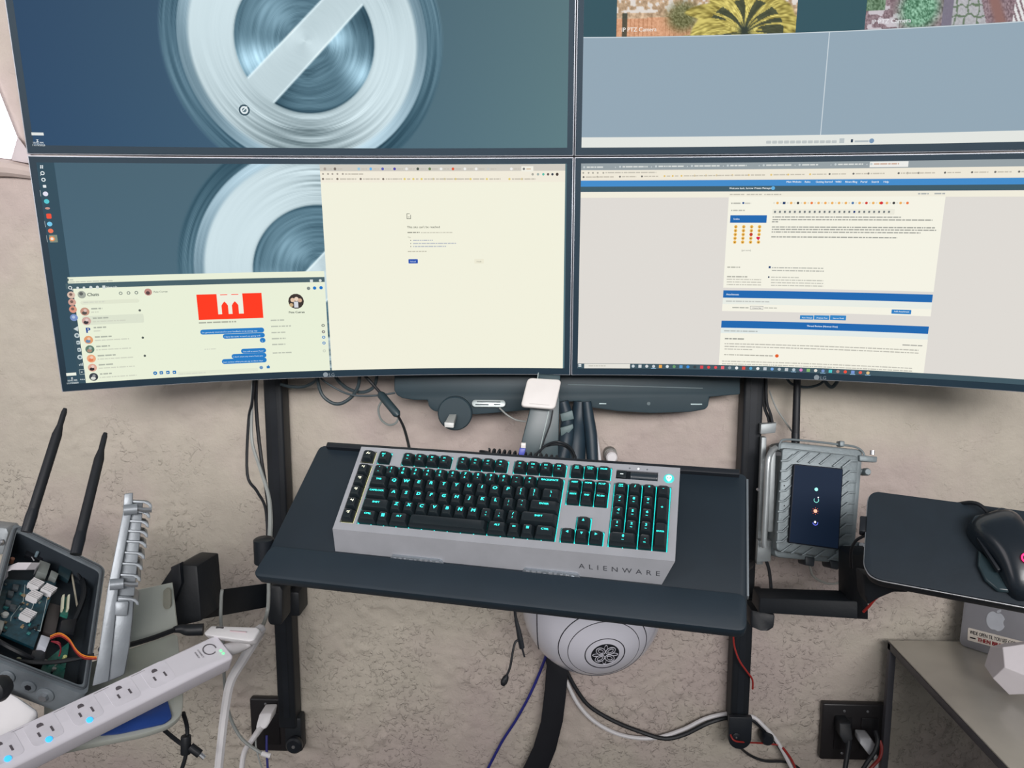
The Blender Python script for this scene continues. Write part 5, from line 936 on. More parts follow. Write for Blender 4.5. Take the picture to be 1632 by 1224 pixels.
# leaning black stand and white puck
st = thing('leaning_stand', 'dark flat stand leaning behind the keyboard under the white puck', 'stand', W(858, 740, 1.29)); sm = mat('stand_black', (48, 68, 74), .35, 0, .06, 20)
mb = slab([(859, 597, 1.300), (893, 599, 1.300), (889, 745, 1.285), (822, 740, 1.285)], (0, .012, 0)); part('stand_plate', mb, sm, st, bevel=.0015)
mb = slab([(874, 655, 1.2935), (875.2, 655, 1.2935), (857, 735, 1.2845), (855.5, 735, 1.2845)], (0, .002, 0)); part('edge_line', mb, mat('edge_bright', (130, 150, 150), .4), st)
mb = slab([(857.5, 594, 1.298), (858.8, 594, 1.298), (857, 606, 1.298), (855.7, 606, 1.298)], (0, .002, 0)); part('edge_line', mb, mat('edge_bright', (130, 150, 150), .4), st)
pk = thing('white_puck', 'white rounded square puck on the leaning stand', 'puck', W(862, 654, 1.28)); pf = Frame(W(862, 630, 1.285), W(889, 611, 1.29)-W(844, 607.5, 1.29), W(866, 609, 1.29)-W(857, 651, 1.275))
q = rpoly([pf.at(*p)[:2] for p in ((841, 604.5), (894.5, 607.5), (884, 654.5), (829.5, 650))], .008, 6); mb = MB(); mb.prism(q, 0, .009, pf); part('puck_body', mb, mat('puck_white', (216, 212, 209), .4, 0, .02), pk, bevel=.0025, seg=3)
a, b = pf.at(843, 646), pf.at(875, 648.5); mb = MB(); mb.b2((a[0], a[1], .009), (b[0], a[1]+.0006, .0093), pf); part('seam', mb, mat('puck_seam', (176, 172, 170), .5), pk)
cable('thin black cord leaving the white puck', [(881, 654, 1.285), (877, 675, 1.28), (868, 700, 1.275), (857, 735, 1.27)], .0012, rubber())
# bundle of black sleeves behind the keyboard
for lab, pts, r in (('leftmost black sleeve of the bundle behind the keyboard', [(897, 640, 1.37), (904, 670, 1.37), (902, 700, 1.36), (893, 742, 1.35)], [.010, .012, .014, .012]),
    ('middle fat black sleeve of the bundle behind the keyboard', [(925, 640, 1.385), (922, 670, 1.385), (918, 700, 1.375), (915, 745, 1.365)], [.012, .016, .019, .020]),
    ('rightmost black sleeve of the bundle beside the white cord', [(935, 640, 1.37), (938, 665, 1.37), (942, 695, 1.365), (945, 748, 1.36)], [.008, .010, .011, .010])): cable(lab, pts, r, mat('sleeve_black', (30, 48, 60), .5, 0, .1, 60), 'cable_sleeve', 'black sleeves behind the keyboard', kind='sleeve', n=12)
t_ = MB(); t_ = slab([(893, 660, 1.355), (912, 654, 1.355), (915, 668, 1.355), (895, 672, 1.355)], (0, .006, 0)); single('grey_tag', t_, mat('tag_grey', (92, 112, 114), .5), 'upper grey tag on the black sleeve bundle', 'tag', bevel=.001)
t_ = slab([(893, 682, 1.35), (913, 676, 1.35), (914, 682, 1.35), (907, 690, 1.35), (894, 695, 1.35)], (0, .006, 0)); single('grey_tag', t_, mat('tag_grey', (92, 112, 114), .5), 'lower grey tag on the black sleeve bundle', 'tag', bevel=.001)
for lab, pts, r, m in (('thin black loop arching behind the keyboard', [(849, 732, 1.25), (857, 722, 1.26), (872, 709, 1.27), (890, 704, 1.28), (908, 712, 1.27), (917, 728, 1.25), (918, 738, 1.24)], .0019, rubber()),
    ('second black loop arching just under the first', [(868, 711, 1.275), (886, 708, 1.285), (902, 712, 1.285), (912, 724, 1.26), (914, 738, 1.25)], .0019, rubber()),
    ('white cord falling right of the black sleeves', [(940, 652, 1.40), (947, 680, 1.40), (953, 715, 1.39), (957, 745, 1.38)], .0032, whitec())): cable(lab, pts, r, m)
wk = thing('white_wall_knob', 'small white round knob on wall above the keyboard', 'knob', WY(972, 738, WALLY-.01)); f_ = Frame(WY(974, 727, WALLY-.03), (1, 0, 0), (0, 0, 1)); mb = MB(); mb.lathe([(.0095, -.012), (.0105, -.004), (.0105, .012), (.008, .015)], f_, 24); part('knob_cap', mb, white(), wk)
mb = MB(); mb.lathe([(.0125, -.03), (.0125, -.012)], f_, 24); part('knob_base', mb, mat('knob_ring', (120, 120, 116), .6), wk)
# coiled lead and its plug on the tray's rear edge
hx = []
for i in range(150):
    t = i/149; a = t*2*math.pi*13; c = W(778+t*108, 722+t*11.5, 1.205-.030*t); hx.append(c+RT*0+UP*.0066*math.cos(a)+FW*.0066*math.sin(a)+RT*.0015*math.cos(a))
mb = MB(); mb.tube(hx, .0019, 6, smooth=False); single('coiled_cable', mb, rubber(), 'black coiled lead lying along the rear of the tray', 'cable', 'loose cables')
cable('thin black lead joining the coiled lead', [(765, 719, 1.20), (772, 719.5, 1.205), (780, 722, 1.205)], .0019, rubber())
up_ = thing('usb_plug', 'blue and white usb plug standing behind the F9 key', 'plug', W(832, 730, 1.17)); mb = slab([(828.5, 714, 1.170), (838, 714.5, 1.170), (836.5, 722, 1.170), (833, 730, 1.170), (828, 730, 1.170), (826.5, 722, 1.170)], (0, .006, 0)); part('plug_body', mb, mat('plug_blue', (70, 82, 180), .4), up_, bevel=.001)
mb = slab([(830.5, 706, 1.170), (838, 706.5, 1.170), (837.5, 714.5, 1.170), (830, 714, 1.170)], (0, .005, 0)); part('plug_tip', mb, mat('plug_tip_white', (222, 218, 214), .35), up_, bevel=.0005)
# cable loops under the left monitor
for lab, pts, r, m in (('thick dark loop beside the left post under the monitor', [(447, 612, 1.40), (462, 616, 1.40), (484, 616.5, 1.40), (500, 609, 1.39), (508, 598, 1.38)], .0030, mat('dark_grey_cable', (52, 66, 72), .5)),
    ('large round hanging cable loop under the monitor logo', [(507, 595, 1.38), (507, 610, 1.385), (514, 630, 1.39), (529, 642, 1.39), (544, 643, 1.39), (561, 632, 1.39), (571, 615, 1.385), (573, 595, 1.38)], .0032, mat('dark_grey_cable', (52, 66, 72), .5)),
    ('second cable loop crossing the large round loop', [(531, 595, 1.395), (543, 611, 1.40), (560, 622, 1.40), (580, 625, 1.40), (596, 616, 1.40), (601, 597, 1.395)], .0032, mat('dark_grey_cable', (52, 66, 72), .5)),
    ('thin dark cable sagging from loops to the housing', [(508, 600, 1.375), (525, 613, 1.375), (552, 627, 1.375), (575, 631, 1.375), (605, 630, 1.375), (630, 626, 1.38)], .0018, mat('dark_grey_cable', (52, 66, 72), .5)),
    ('grey loop hanging on the wall behind the ferrite', [(608, 640, 1.43), (603, 652, 1.43), (607, 668, 1.43), (619, 677, 1.43), (631, 674, 1.43), (636, 662, 1.43)], .0020, mat('pale_loop', (128, 136, 134), .5))): cable(lab, pts, r, m)
kc = thing('keyboard_cable', 'black keyboard cable with a fat ferrite near the wall', 'cable', W(653, 718, 1.19), 'loose cables'); mb = MB(); mb.tube([W(580, 597, 1.36), W(592, 610, 1.36), W(606, 626, 1.355)], .0028, 8); part('lead', mb, rubber(), kc)
mb = MB(); mb.tube([W(605, 626, 1.355), W(608, 630, 1.353), W(632, 659, 1.33), W(635, 663, 1.328)], [.004, .0075, .0075, .004], 10, smooth=False); part('ferrite', mb, mat('ferrite_dark', (46, 62, 68), .45), kc)
mb = MB(); mb.tube([W(634, 662, 1.33), W(643, 680, 1.29), W(649, 700, 1.24), W(654, 722, 1.19)], .0024, 8); part('lead', mb, rubber(), kc)
# lead hanging below the tray
jk = thing('microphone_lead', 'black jack lead with a bulb end hanging below tray', 'cable', W(806, 1090, 1.15), 'loose cables')
mb = MB(); mb.tube([W(820, 968, 1.16), W(822, 985, 1.16), W(826, 1003, 1.16), W(829, 1018, 1.16)], [.0018, .0024, .0036, .0044], 8); part('lead', mb, rubber(), jk)
mb = MB(); mb.tube([W(829, 1018, 1.16), W(832, 1033, 1.16), W(832.5, 1034, 1.16), W(836, 1047, 1.16)], [.0044, .004, .0016, .0014], 8, smooth=False); part('jack_plug', mb, blackp(), jk)
mb = MB(); mb.tube([W(827, 1020, 1.16), W(821, 1024, 1.158), W(817, 1040, 1.156), W(813, 1063, 1.155), W(806, 1080, 1.155)], .0018, 8); part('branch', mb, rubber(), jk)
mb = MB(); mb.tube([W(808, 1076, 1.155), W(806, 1081, 1.155), W(803, 1087, 1.155), W(801, 1092, 1.155)], [.002, .0048, .0054, .003], 10); part('bulb', mb, rubber(), jk)
# ------------------------------------------------------------------ white sphere speaker on black strap stand
spc = W(943, 958, 1.385); ax = nrm(M3@np.array([.09, .47, -.88])); side = nrm(np.cross((0, 0, 1.), ax)); SFm = Frame(spc, side, np.cross(ax, side)); R0 = .1255
sp = thing('sphere_speaker', 'white glossy spherical speaker below the keyboard tray', 'speaker', None, frame=Frame(spc-np.array([0, 0, R0]), (1, 0, 0), (0, 1, 0)))
shellm = mat('speaker_white', (206, 206, 216), .22, 0, .01, 10, coat=.3); groove = mat('speaker_groove', (44, 44, 52), .6)
prof = [(R0*math.sin(a)+1e-4, -R0*math.cos(a)) for a in np.linspace(0.02, math.pi-.62, 34)]; mb = MB(); mb.lathe(prof, SFm, 64); part('shell', mb, shellm, sp)
def zat(r): return math.sqrt(max(R0*R0-r*r, 0))
mb = MB(); mb.lathe([(.076, zat(.076)-.004)]+[(r, zat(r)+.0006) for r in np.linspace(.0745, .034, 12)]+[(.033, zat(.033)-.001)], SFm, 64); part('front_dome', mb, shellm, sp)
for r, w_ in ((.0752, .0009), (.0605, .0008), (.0335, .0010)):
    mb = MB(); mb.torus(r, w_, SFm, 72, 6, z=zat(r)+.0001); part('ring_groove', mb, groove, sp)
mb = MB(); mb.lathe([(.033, zat(.033)-.002), (.0325, zat(.0325)), (.024, zat(.024)+.0004), (.0232, zat(.0232)-.001)], SFm, 48); part('tweeter_ring', mb, shellm, sp)
mb = MB(); mb.lathe([(.0236, zat(.0236)-.003), (.0236, zat(.0236)-.0004), (.012, zat(.012)-.001)], SFm, 48); tw = part('tweeter_grille', mb, mat('grille_black', (26, 28, 34), .5), sp)
mb = MB(); zz = zat(.015)+.0002
for k in range(4):
    a = math.pi/4+k*math.pi/2; mb.torus(.0054, .0007, Frame(SFm.w((.0115*math.cos(a), .0115*math.sin(a), zz-.0006)), SFm.ex*math.cos(a)+SFm.ey*math.sin(a), -SFm.ex*math.sin(a)+SFm.ey*math.cos(a)), 20, 5, sy=.62)
    mb.torus(.0086, .0007, Frame(SFm.w((.0118*math.cos(a), .0118*math.sin(a), zz-.0007)), SFm.ex*math.cos(a)+SFm.ey*math.sin(a), -SFm.ex*math.sin(a)+SFm.ey*math.cos(a)), 24, 5, sy=.8)
    b = k*math.pi/2; mb.torus(.0062, .0007, Frame(SFm.w((.0150*math.cos(b), .0150*math.sin(b), zz-.0006)), SFm.ex*math.cos(b)+SFm.ey*math.sin(b), -SFm.ex*math.sin(b)+SFm.ey*math.cos(b)), 20, 5, sy=.45)
part('grille_petals', mb, shellm, tw, label='white petal lattice over the tweeter')
sd = nrm(M3@np.array([-.995, .0, .10])); s1 = nrm(np.cross(sd, (0, 0, 1.))); mb = MB(); mb.torus(math.sqrt(R0**2-.093**2)+.0003, .0011, Frame(spc+sd*.093, s1, np.cross(sd, s1)), 72, 6); part('side_seam', mb, groove, sp)
ss_ = thing('speaker_stand', 'curved black strap stand under the spherical speaker', 'stand', W(855, 1224, 1.54))
Yw = WALLY-.03; qs = [((866, 1035), (906, 1060)), ((871, 1060), (904, 1085)), ((868, 1100), (902, 1110)), ((862, 1150), (897, 1150)), ((850, 1190), (886, 1195)), ((826, 1240), (868, 1240)), ((800, 1300), (845, 1300))]
mb = MB(); V = []
for a, b in qs: V += [WY(*a, Yw), WY(*b, Yw), WY(*b, Yw+.02), WY(*a, Yw+.02)]
n = len(qs); mb.add(V, [(4*i+k, 4*i+(k+1) % 4, 4*i+4+(k+1) % 4, 4*i+4+k) for i in range(n-1) for k in range(4)]+[(3, 2, 1, 0), (4*n-4, 4*n-3, 4*n-2, 4*n-1)]); part('strap', mb, mat('strap_black', (14, 16, 24), .55, 0, .1, 40), ss_, bevel=.002)
Yc = WALLY-.012
ycable('dark blue cable trailing along the wall left of the speaker stand', [(872, 1040, Yc-.03), (860, 1072, Yc), (843, 1110, Yc), (822, 1148, Yc), (800, 1182, Yc), (776, 1228, Yc)], .0028, bluec())
ycable('black cable swagged from speaker stand to the right post', [(902, 1068, Yc), (918, 1098, Yc), (940, 1126, Yc), (980, 1150, Yc), (1020, 1166, Yc), (1058, 1177, Yc-.006), (1090, 1171, Yc-.006), (1130, 1152, Yc-.006), (1166, 1143, Yc), (1196, 1146, Yc), (1215, 1160, Yc), (1235, 1180, Yc-.006), (1262, 1220, Yc-.006), (1272, 1240, Yc)], .0042, rubber())
ycable('white cable swagged just below the black one', [(902, 1084, Yc), (920, 1120, Yc), (945, 1148, Yc), (980, 1168, Yc), (1015, 1176, Yc), (1050, 1175, Yc), (1090, 1162, Yc), (1125, 1145, Yc), (1164, 1137, Yc), (1198, 1142, Yc), (1216, 1156, Yc-.006), (1240, 1184, Yc-.010), (1266, 1232, Yc-.012)], .0040, whitec())
ycable('red cable wound across the right post', [(1169, 1005, WALLY-.05), (1170, 1028, WALLY-.05), (1178, 1052, WALLY-.055), (1190, 1070, WALLY-.055), (1199, 1083, WALLY-.05), (1199.5, 1098, WALLY-.045)], .0018, redc())
ycable('red cable at the foot of the right post', [(1163, 1145, WALLY-.05), (1163, 1165, WALLY-.055), (1170, 1180, WALLY-.066), (1190, 1183, WALLY-.055), (1215, 1184.5, Yc-.012), (1240, 1187, Yc-.012)], .0017, redc())
ycable('red cable running off behind the white one', [(1248, 1192, Yc-.016), (1262, 1212, Yc-.016), (1270, 1232, Yc-.016)], .0024, redc())
ycable('thin black cord sagging from the right post foot', [(1178, 1190, WALLY-.05), (1196, 1204, Yc), (1220, 1213, Yc), (1250, 1214, Yc), (1270, 1222, Yc), (1280, 1232, Yc)], .0026, rubber())
mb = MB(); mb.lathe([(.011, -.02), (.0135, -.016), (.0135, .004), (.010, .010)], Frame(WY(1222, 1176, WALLY-.02), (1, 0, 0), (0, 0, 1)), 20); single('cable_clip', mb, blackp(), 'small round black cable clip beside right post foot', 'clip')
# ------------------------------------------------------------------ right wall box with tablet
EF = cframe(1300, 800, 1.345, (.985, .105, -.02), (.075, -.985, .135))
rbx = thing('ribbed_box', 'grey ribbed aluminium box with a tablet on its front', 'box', None, frame=EF)
e = lambda x, y, z=0.: EF.at(x, y, z)
def epoly(name, pts, z0, z1, m, parent=None, bevel=0., label=None, r=0.):
    q = [e(x, y, z1)[:2] for x, y in pts]; q = rpoly(q, r) if r else q; mb = MB(); mb.prism(q, z0, z1); return part(name, mb, m, parent or rbx, local=True, bevel=bevel, label=label)
al = mat('weathered_aluminium', (124, 134, 138), .5, .3, .12, 30, .2)
fr_ = epoly('front_cover', [(1247, 713), (1369, 727), (1356, 893), (1237, 878)], -.022, 0, al, None, .003, r=.008)
epoly('rear_case', [(1243, 703), (1376, 717), (1361, 900), (1234, 888)], -.085, -.022, al, None, .004, r=.010)
ribs = []
for x, y in ((1274.5, 718.5), (1291, 720), (1309, 721.5), (1326.5, 723.5), (1347, 727)): ribs.append([(x-1, y), (x+2, y+1), (x-17, y+17), (x-20, y+15.5)])
for i in range(9): y = 733+i*16.2; x = 1245.5-i*.95; ribs.append([(x-1, y), (x+9, y-1), (x+19, y-10), (x+20, y-7.5), (x+10.5, y+2), (x-1, y+3)])
for i in range(9): y = 733+i*16.9; x = 1368-i*1.25; ribs.append([(x, y), (x-12, y-.5), (x-26, y+11), (x-25, y+14), (x-11, y+3), (x, y+3)])
for x, y in ((1262.7, 867), (1278, 869.5), (1296, 872.5), (1315.7, 876), (1338, 879)): ribs.append([(x-1, y), (x+2, y+1), (x-15, y+14), (x-18.5, y+12.5)])
for q in ribs: epoly('cooling_rib', q, 0, .005, al, fr_, .0008)
tb = epoly('tablet', [(1265.5, 739), (1344, 747), (1337, 876), (1257, 865)], .003, .011, mat('tablet_black', (20, 26, 40), .5, spec=.2), None, .001, 'black tablet showing four coloured dots', r=.003)
epoly('tablet_screen', [(1267, 741), (1342.5, 748.5), (1335.5, 874), (1258.5, 863.5)], .011, .0112, mat('tablet_screen', (20, 32, 50), .6, 0, .06, 8, emit=.5, spec=.1), tb)
def dot(x, y, r, m, ring=False, a0=0., a1=6.2832):
    f = Frame(e(x, y, .0114), (1, 0, 0), (0, 1, 0)); mb = MB(); mb.torus(r, .0006, f, 24, 6, a0, a1) if ring else mb.lathe([(r, 0), (r, .0002)], f, 18); part('screen_mark', mb, m, tb, local=True)
gt, tg, orr, bl, wt = (mat('mark_%d' % i, c, .5, emit=.9) for i, c in enumerate(((124, 206, 190), (110, 190, 180), (240, 170, 140), (100, 110, 230), (226, 222, 230))))
dot(1301, 780, .0030, gt); dot(1301, 797, .0040, tg, True, 2.6, 6.9); dot(1304, 793, .0012, wt); dot(1299.5, 814.5, .0032, orr); dot(1299.5, 833, .0042, bl, True, 3.2, 6.6); dot(1299, 832, .0020, wt)
for k in range(8): dot(1299.5+5*math.cos(k*.785), 814.5+5*math.sin(k*.785), .0005, mat('mark_tick', (230, 90, 50), .5, emit=.8))
mb = MB(); mb.tube([e(1241.5, 722, -.02), e(1243, 707, -.02), e(1252, 700.5, -.02), e(1290, 703, -.02), e(1338, 708.5, -.02), e(1362, 712, -.02), e(1374, 719, -.02), e(1378, 728, -.02)], .0020, 8); part('wire_bail', mb, al, rbx, local=True)
mb = MB(); mb.b2(e(1332, 712, -.03), e(1347, 703, -.012)); part('bail_clip', mb, al, rbx, local=True, bevel=.002)
lg = epoly('side_lug', [(1370, 725), (1399, 728), (1398, 737), (1370, 735)], -.03, -.015, al, None, .002); mb = MB(); mb.lathe([(.004, 0), (.004, .008)], Frame(e(1390, 725, -.022), (1, 0, 0), (0, 0, -1)), 10); part('lug_bolt', mb, steel(), lg, local=True)
mb = MB(); mb.lathe([(.0065, -.02), (.007, 0), (.005, .004)], Frame(e(1382, 752, -.025), (1, 0, 0), (0, 1, 0)), 16); part('side_bolt', mb, al, rbx, local=True)
mb = MB(); mb.tube([e(1372, 751, -.035), e(1382, 752, -.03)], .005, 10); part('bolt_arm', mb, al, rbx, local=True)
for x, y in ((1250, 774), (1250, 806)): mb = MB(); mb.lathe([(.0014, 0), (.0012, .0006)], Frame(e(x, y, .0002), (1, 0, 0), (0, 1, 0)), 10); part('pin_hole', mb, mat('pin_dark', (40, 44, 48), .6), rbx, local=True)
epoly('cable_gland', [(1283, 886), (1300, 889), (1298, 904), (1284, 901)], -.06, -.02, mat('gland_dark', (54, 60, 66), .5), None, .003); epoly('cable_gland', [(1322, 892), (1340, 895), (1337, 909), (1324, 906)], -.06, -.02, mat('gland_dark', (54, 60, 66), .5), None, .003)
epoly('lower_bracket', [(1356, 862), (1382, 866), (1378, 892), (1354, 890)], -.05, -.03, al, None, .002); mb = MB(); mb.lathe([(.005, 0), (.005, .004)], Frame(e(1372, 869, -.03), (1, 0, 0), (0, 1, 0)), 14); part('bracket_bolt', mb, steel(), rbx, local=True)
# hinge hardware at its left, on the post
hw = thing('pipe_bracket', 'grey pipe and plate bracket between right post and ribbed box', 'bracket', W(1220, 895, 1.37)); ag = mat('bracket_grey', (146, 152, 154), .45, .3, .08, 30)
for nm, q, d in (('back_plate', [(1214, 697), (1222, 697), (1216, 900), (1206, 900)], 1.40), ('upper_tab', [(1213, 676), (1238, 674), (1236, 690), (1212, 692)], 1.40), ('long_plate', [(1229, 714), (1237, 714), (1232, 848), (1224, 848)], 1.36), ('lower_plate', [(1208, 861), (1231, 862), (1228, 895), (1206, 896)], 1.375)):
    part(nm, slab([(x, y, d) for x, y in q], (0, .012, 0)), ag, hw, bevel=.0012)
mb = MB(); mb.tube([W(1236, 714, 1.37), W(1228, 722, 1.355), W(1224, 740, 1.35), W(1221, 800, 1.35), W(1218, 860, 1.35), W(1219, 872, 1.35)], .0052, 12); part('pipe', mb, mat('pipe_bright', (176, 182, 184), .3, .5), hw)
for y in (724, 874): part('hinge_pin', slab([(1236, y-4, 1.36), (1250, y-3, 1.36), (1250, y+3, 1.36), (1236, y+2, 1.36)], (0, .02, 0)), blackp(), hw)
mb = MB(); mb.lathe([(.0030, 0), (.0026, .003)], Frame(W(1208, 780, 1.385), (1, 0, 0), (0, 0, 1)), 12); part('bright_screw', mb, steel(), hw)
an = thing('antenna', 'black stick antenna rising from the ribbed box to the monitor', 'antenna', W(1269, 698, 1.40)); mb = MB(); mb.tube([W(1268, 700, 1.405), W(1271, 590, 1.405)], [.0070, .0062], 14, smooth=False); part('whip', mb, rubber(), an)
mb = MB(); mb.tube([W(1267.8, 706, 1.405), W(1268, 690, 1.405)], .0074, 14, smooth=False); part('swivel_joint', mb, blackp(), an)
for lab, pts, r, m in (('dark cable sagging beside the antenna under the right monitor', [(1252, 600, 1.41), (1262, 612, 1.41), (1285, 617, 1.41), (1305, 613, 1.41), (1318, 602, 1.41)], .0024, mat('dark_grey_cable', (52, 66, 72), .5)), ('short thick cable bend under the right monitor logo', [(1312, 602, 1.40), (1320, 614, 1.40), (1328, 616, 1.40), (1338, 602, 1.40)], .0034, mat('dark_grey_cable', (52, 66, 72), .5)),
    ('black cord dropping along the right post above bracket', [(1221, 600, 1.41), (1222, 640, 1.41), (1228, 660, 1.41), (1232, 678, 1.41)], .0026, rubber()), ('second black cord beside the right post above bracket', [(1219, 600, 1.42), (1218, 645, 1.42), (1224, 664, 1.42), (1227, 678, 1.42)], .0030, rubber()),
    ('thin grey cord slanting from right post to the antenna', [(1226, 622, 1.43), (1236, 648, 1.43), (1250, 670, 1.43), (1264, 690, 1.43)], .0016, greyc()), ('black cord below the pipe bracket reaching the right arm', [(1221, 893, 1.385), (1226, 910, 1.385), (1229, 938, 1.385)], .0030, rubber()),
    ('clear grey loop under the ribbed box', [(1290, 900, 1.42), (1296, 918, 1.42), (1315, 929, 1.42), (1335, 929, 1.42), (1343, 918, 1.42), (1345, 900, 1.42)], .0022, mat('clear_loop', (170, 170, 164), .35))): cable(lab, pts, r, m)
# ------------------------------------------------------------------ right arm and mouse tray
ra = thing('tray_arm', 'black square arm reaching right from the right post', 'arm', (xR, WALLY-.06, W(1215, 1003, 1.38)[2])); mb = slab([(1211, 953, 1.325), (1384, 959, 1.24), (1384, 988, 1.24), (1209, 977, 1.325)], (0, .045, .0)); part('beam', mb, black(), ra, bevel=.002)
mb = slab([(1197, 972, 1.36), (1236, 980, 1.35), (1234, 1001, 1.35), (1224, 1007, 1.35), (1212, 1006, 1.35), (1196, 1000, 1.36)], (0, .05, 0)); part('pivot_block', mb, black(), ra, bevel=.004)
mb = slab([(1352, 884, 1.26), (1394, 884, 1.22), (1400, 935, 1.20), (1384, 957, 1.22), (1384, 988, 1.235), (1352, 986, 1.26)], (0, .045, 0)); part('upright', mb, black(), ra, bevel=.003)
mb = slab([(1376, 915, 1.13), (1460, 935, 1.09), (1447, 945, 1.10), (1425, 944, 1.11), (1400, 955, 1.13), (1384, 965, 1.14), (1378, 950, 1.14)], (0, .03, 0)); part('tilt_head', mb, black(), ra, bevel=.003)
cable('red and black lead under the mouse tray pivot', [(1376, 975, 1.19), (1385, 966, 1.18), (1396, 953, 1.17), (1410, 945, 1.16)], .0022, redc())
MF = cframe(1385, 860, 1.10, (.88, .055, -.42), (.177, -.786, .592))
mt = thing('mouse_tray', 'small black mouse tray with a bright silver edge', 'tray', None, frame=MF)
mo = [(1383, 800), (1386, 789), (1396, 784), (1640, 816), (1740, 829), (1740, 990), (1640, 968), (1402, 924), (1386, 916), (1377, 900)]
mq = [MF.at(x, y, 0)[:2] for x, y in mo]; mc = np.mean(np.array(mq), 0); grow = lambda k: [mc+(np.array(p)-mc)*k for p in mq]
mb = MB(); mb.prism(rpoly(mq, .012), -.002, .0015); part('pad', mb, mat('mouse_pad_black', (26, 38, 48), .65, 0, .08, 30, .1), mt, local=True, bevel=.0008)
mb = MB(); mb.prism(rpoly(grow(1.012), .012), -.0050, -.0022); part('silver_edge', mb, steel(), mt, local=True, bevel=.001, label='bright silver rim')
mb = MB(); mb.prism(rpoly(grow(.995), .012), -.024, -.0052); part('under_tray', mb, black(), mt, local=True, bevel=.003)
c = MF.at(1377, 838, -.008); mb = MB(); mb.box((c[0], c[1], -.008), (.012, .026, .014)); part('side_clip', mb, blackp(), mt, local=True, bevel=.002)
V2, F2, w_ = text_geo('X', .0042, 'L', 1.2, bold=.06); c = MF.at(1617, 951, 0); mb = MB(); mb.add([(c[0]+x, c[1]+y, .0018) for x, y in V2], F2); part('pad_print', mb, mat('pad_print', (170, 178, 184), .5), mt, local=True, label='small pale print')
cable('black loop hanging from the mouse tray clip', [(1380, 853, 1.115), (1364, 862, 1.13), (1356, 880, 1.15), (1357, 905, 1.17)], .0022, rubber())
# mouse
pa, pb_ = MF.at(1584, 838, .012), MF.at(1636, 888, .038); ey_ = pa-pb_; ey_[2] = 0; ey_ = nrm(ey_); mo_ = pb_+ey_*.020; mo_[2] = 0; MSF = Frame(MF.w(mo_+np.array([0, 0, .0016])), MF.A@np.cross(ey_, (0, 0, 1.)), MF.A@ey_)
ms = thing('computer_mouse', 'black gaming mouse with a red lit badge on the small tray', 'mouse', None, frame=MSF); LM = .126
def mouse_loft(x0, x1, z1, y0, y1, ins=0.):
    rows = []; ny, nx = 22, 16; V = []; Fm = []
    for i in range(ny+1):
        t = i/ny; y = y0+(y1-y0)*t; s = (y+LM/2)/LM; wv = .036*(1-.16*math.sin(math.pi*min(1, s*1.1))**2)*(max(0, 1-(2*s-1)**6))**.35; hv = .037*math.sin(math.pi*min(.98, .20+.66*(1-s)**.9+.02))**1.0*(max(0, 1-(2*s-1)**8))**.4+.003
        for j in range(nx+1):
            a = math.pi*j/nx; cx = math.cos(a); sz = math.sin(a); V.append((-wv*math.copysign(abs(cx)**.7, cx)-ins*0, y, max(.001, hv*sz**.65)))
    for i in range(ny):
        for j in range(nx): Fm.append((i*(nx+1)+j, i*(nx+1)+j+1, (i+1)*(nx+1)+j+1, (i+1)*(nx+1)+j))
    Fm += [[i*(nx+1) for i in range(ny+1)]+[i*(nx+1)+nx for i in range(ny, -1, -1)]]
    return V, Fm
V, Fm = mouse_loft(0, 0, 0, -LM/2+.0005, LM/2-.0005); mb = MB(); mb.add(V, Fm); gm = mat('mouse_black', (26, 34, 42), .28, 0, .06, 40, coat=.2); bd = part('body', mb, gm, ms, local=True, sharp=1.2)
for s in (-1, 1):
    mb = MB(); mb.prism([(s*.003, .010), (s*.027, .004), (s*.028, .052), (s*.018, .060), (s*.003, .058)], .018, .0235); part('button', mb, mat('mouse_button', (32, 42, 50), .3), ms, local=True, bevel=.003)
mb = MB(); mb.lathe([(.009, -.003), (.010, -.002), (.010, .002), (.009, .003)], Frame((0, .036, .017), (0, 1, 0), (0, 0, 1)), 20); part('scroll_wheel', mb, rubber(), ms, local=True)
mb = MB(); mb.prism([(-.034, .02), (-.047, .0), (-.050, -.022), (-.044, -.040), (-.030, -.046), (-.026, -.01)], .001, .009); part('thumb_wing', mb, mat('mouse_wing', (46, 62, 68), .25), ms, local=True, bevel=.004, seg=3)
mb = MB(); mb.prism([(-.033, .030), (-.0345, -.02), (-.030, -.02), (-.029, .030)], .013, .022); part('side_button', mb, blackp(), ms, local=True, bevel=.0015)
zt = .0375; mb = MB(); f2 = Frame((0, -.022, zt), (1, 0, 0), (0, 1, .10)); mb.torus(.0062, .0011, f2, 30, 8); part('badge_ring', mb, mat('red_glow', (255, 44, 110), .4, emit=1.6), ms, local=True, label='red lit ring badge')
mb = MB(); mb.prism([(-.003, -.003), (.003, -.003), (0, .004)], 0, .0008, f2); part('badge_mark', mb, mat('red_glow', (255, 44, 110), .4, emit=1.6), ms, local=True)
mb = MB(); mb.tube([MF.at(1588, 843, .010), MF.at(1580, 828, .012), MF.at(1572, 814, .014), MF.at(1560, 804, .014), MF.at(1546, 801, .008), MF.at(1530, 803, -.004), MF.at(1512, 806, -.03)], .0028, 8, MF); part('cord', mb, rubber(), ms)
mb = MB(); mb.tube([MF.at(1592, 852, .003), MF.at(1602, 857, .003), MF.at(1618, 857, .003), MF.at(1640, 860, .003)], .0022, 8, MF); single('cable', mb, rubber(), 'short black cord lying behind the mouse on the tray', 'cable', 'loose cables')
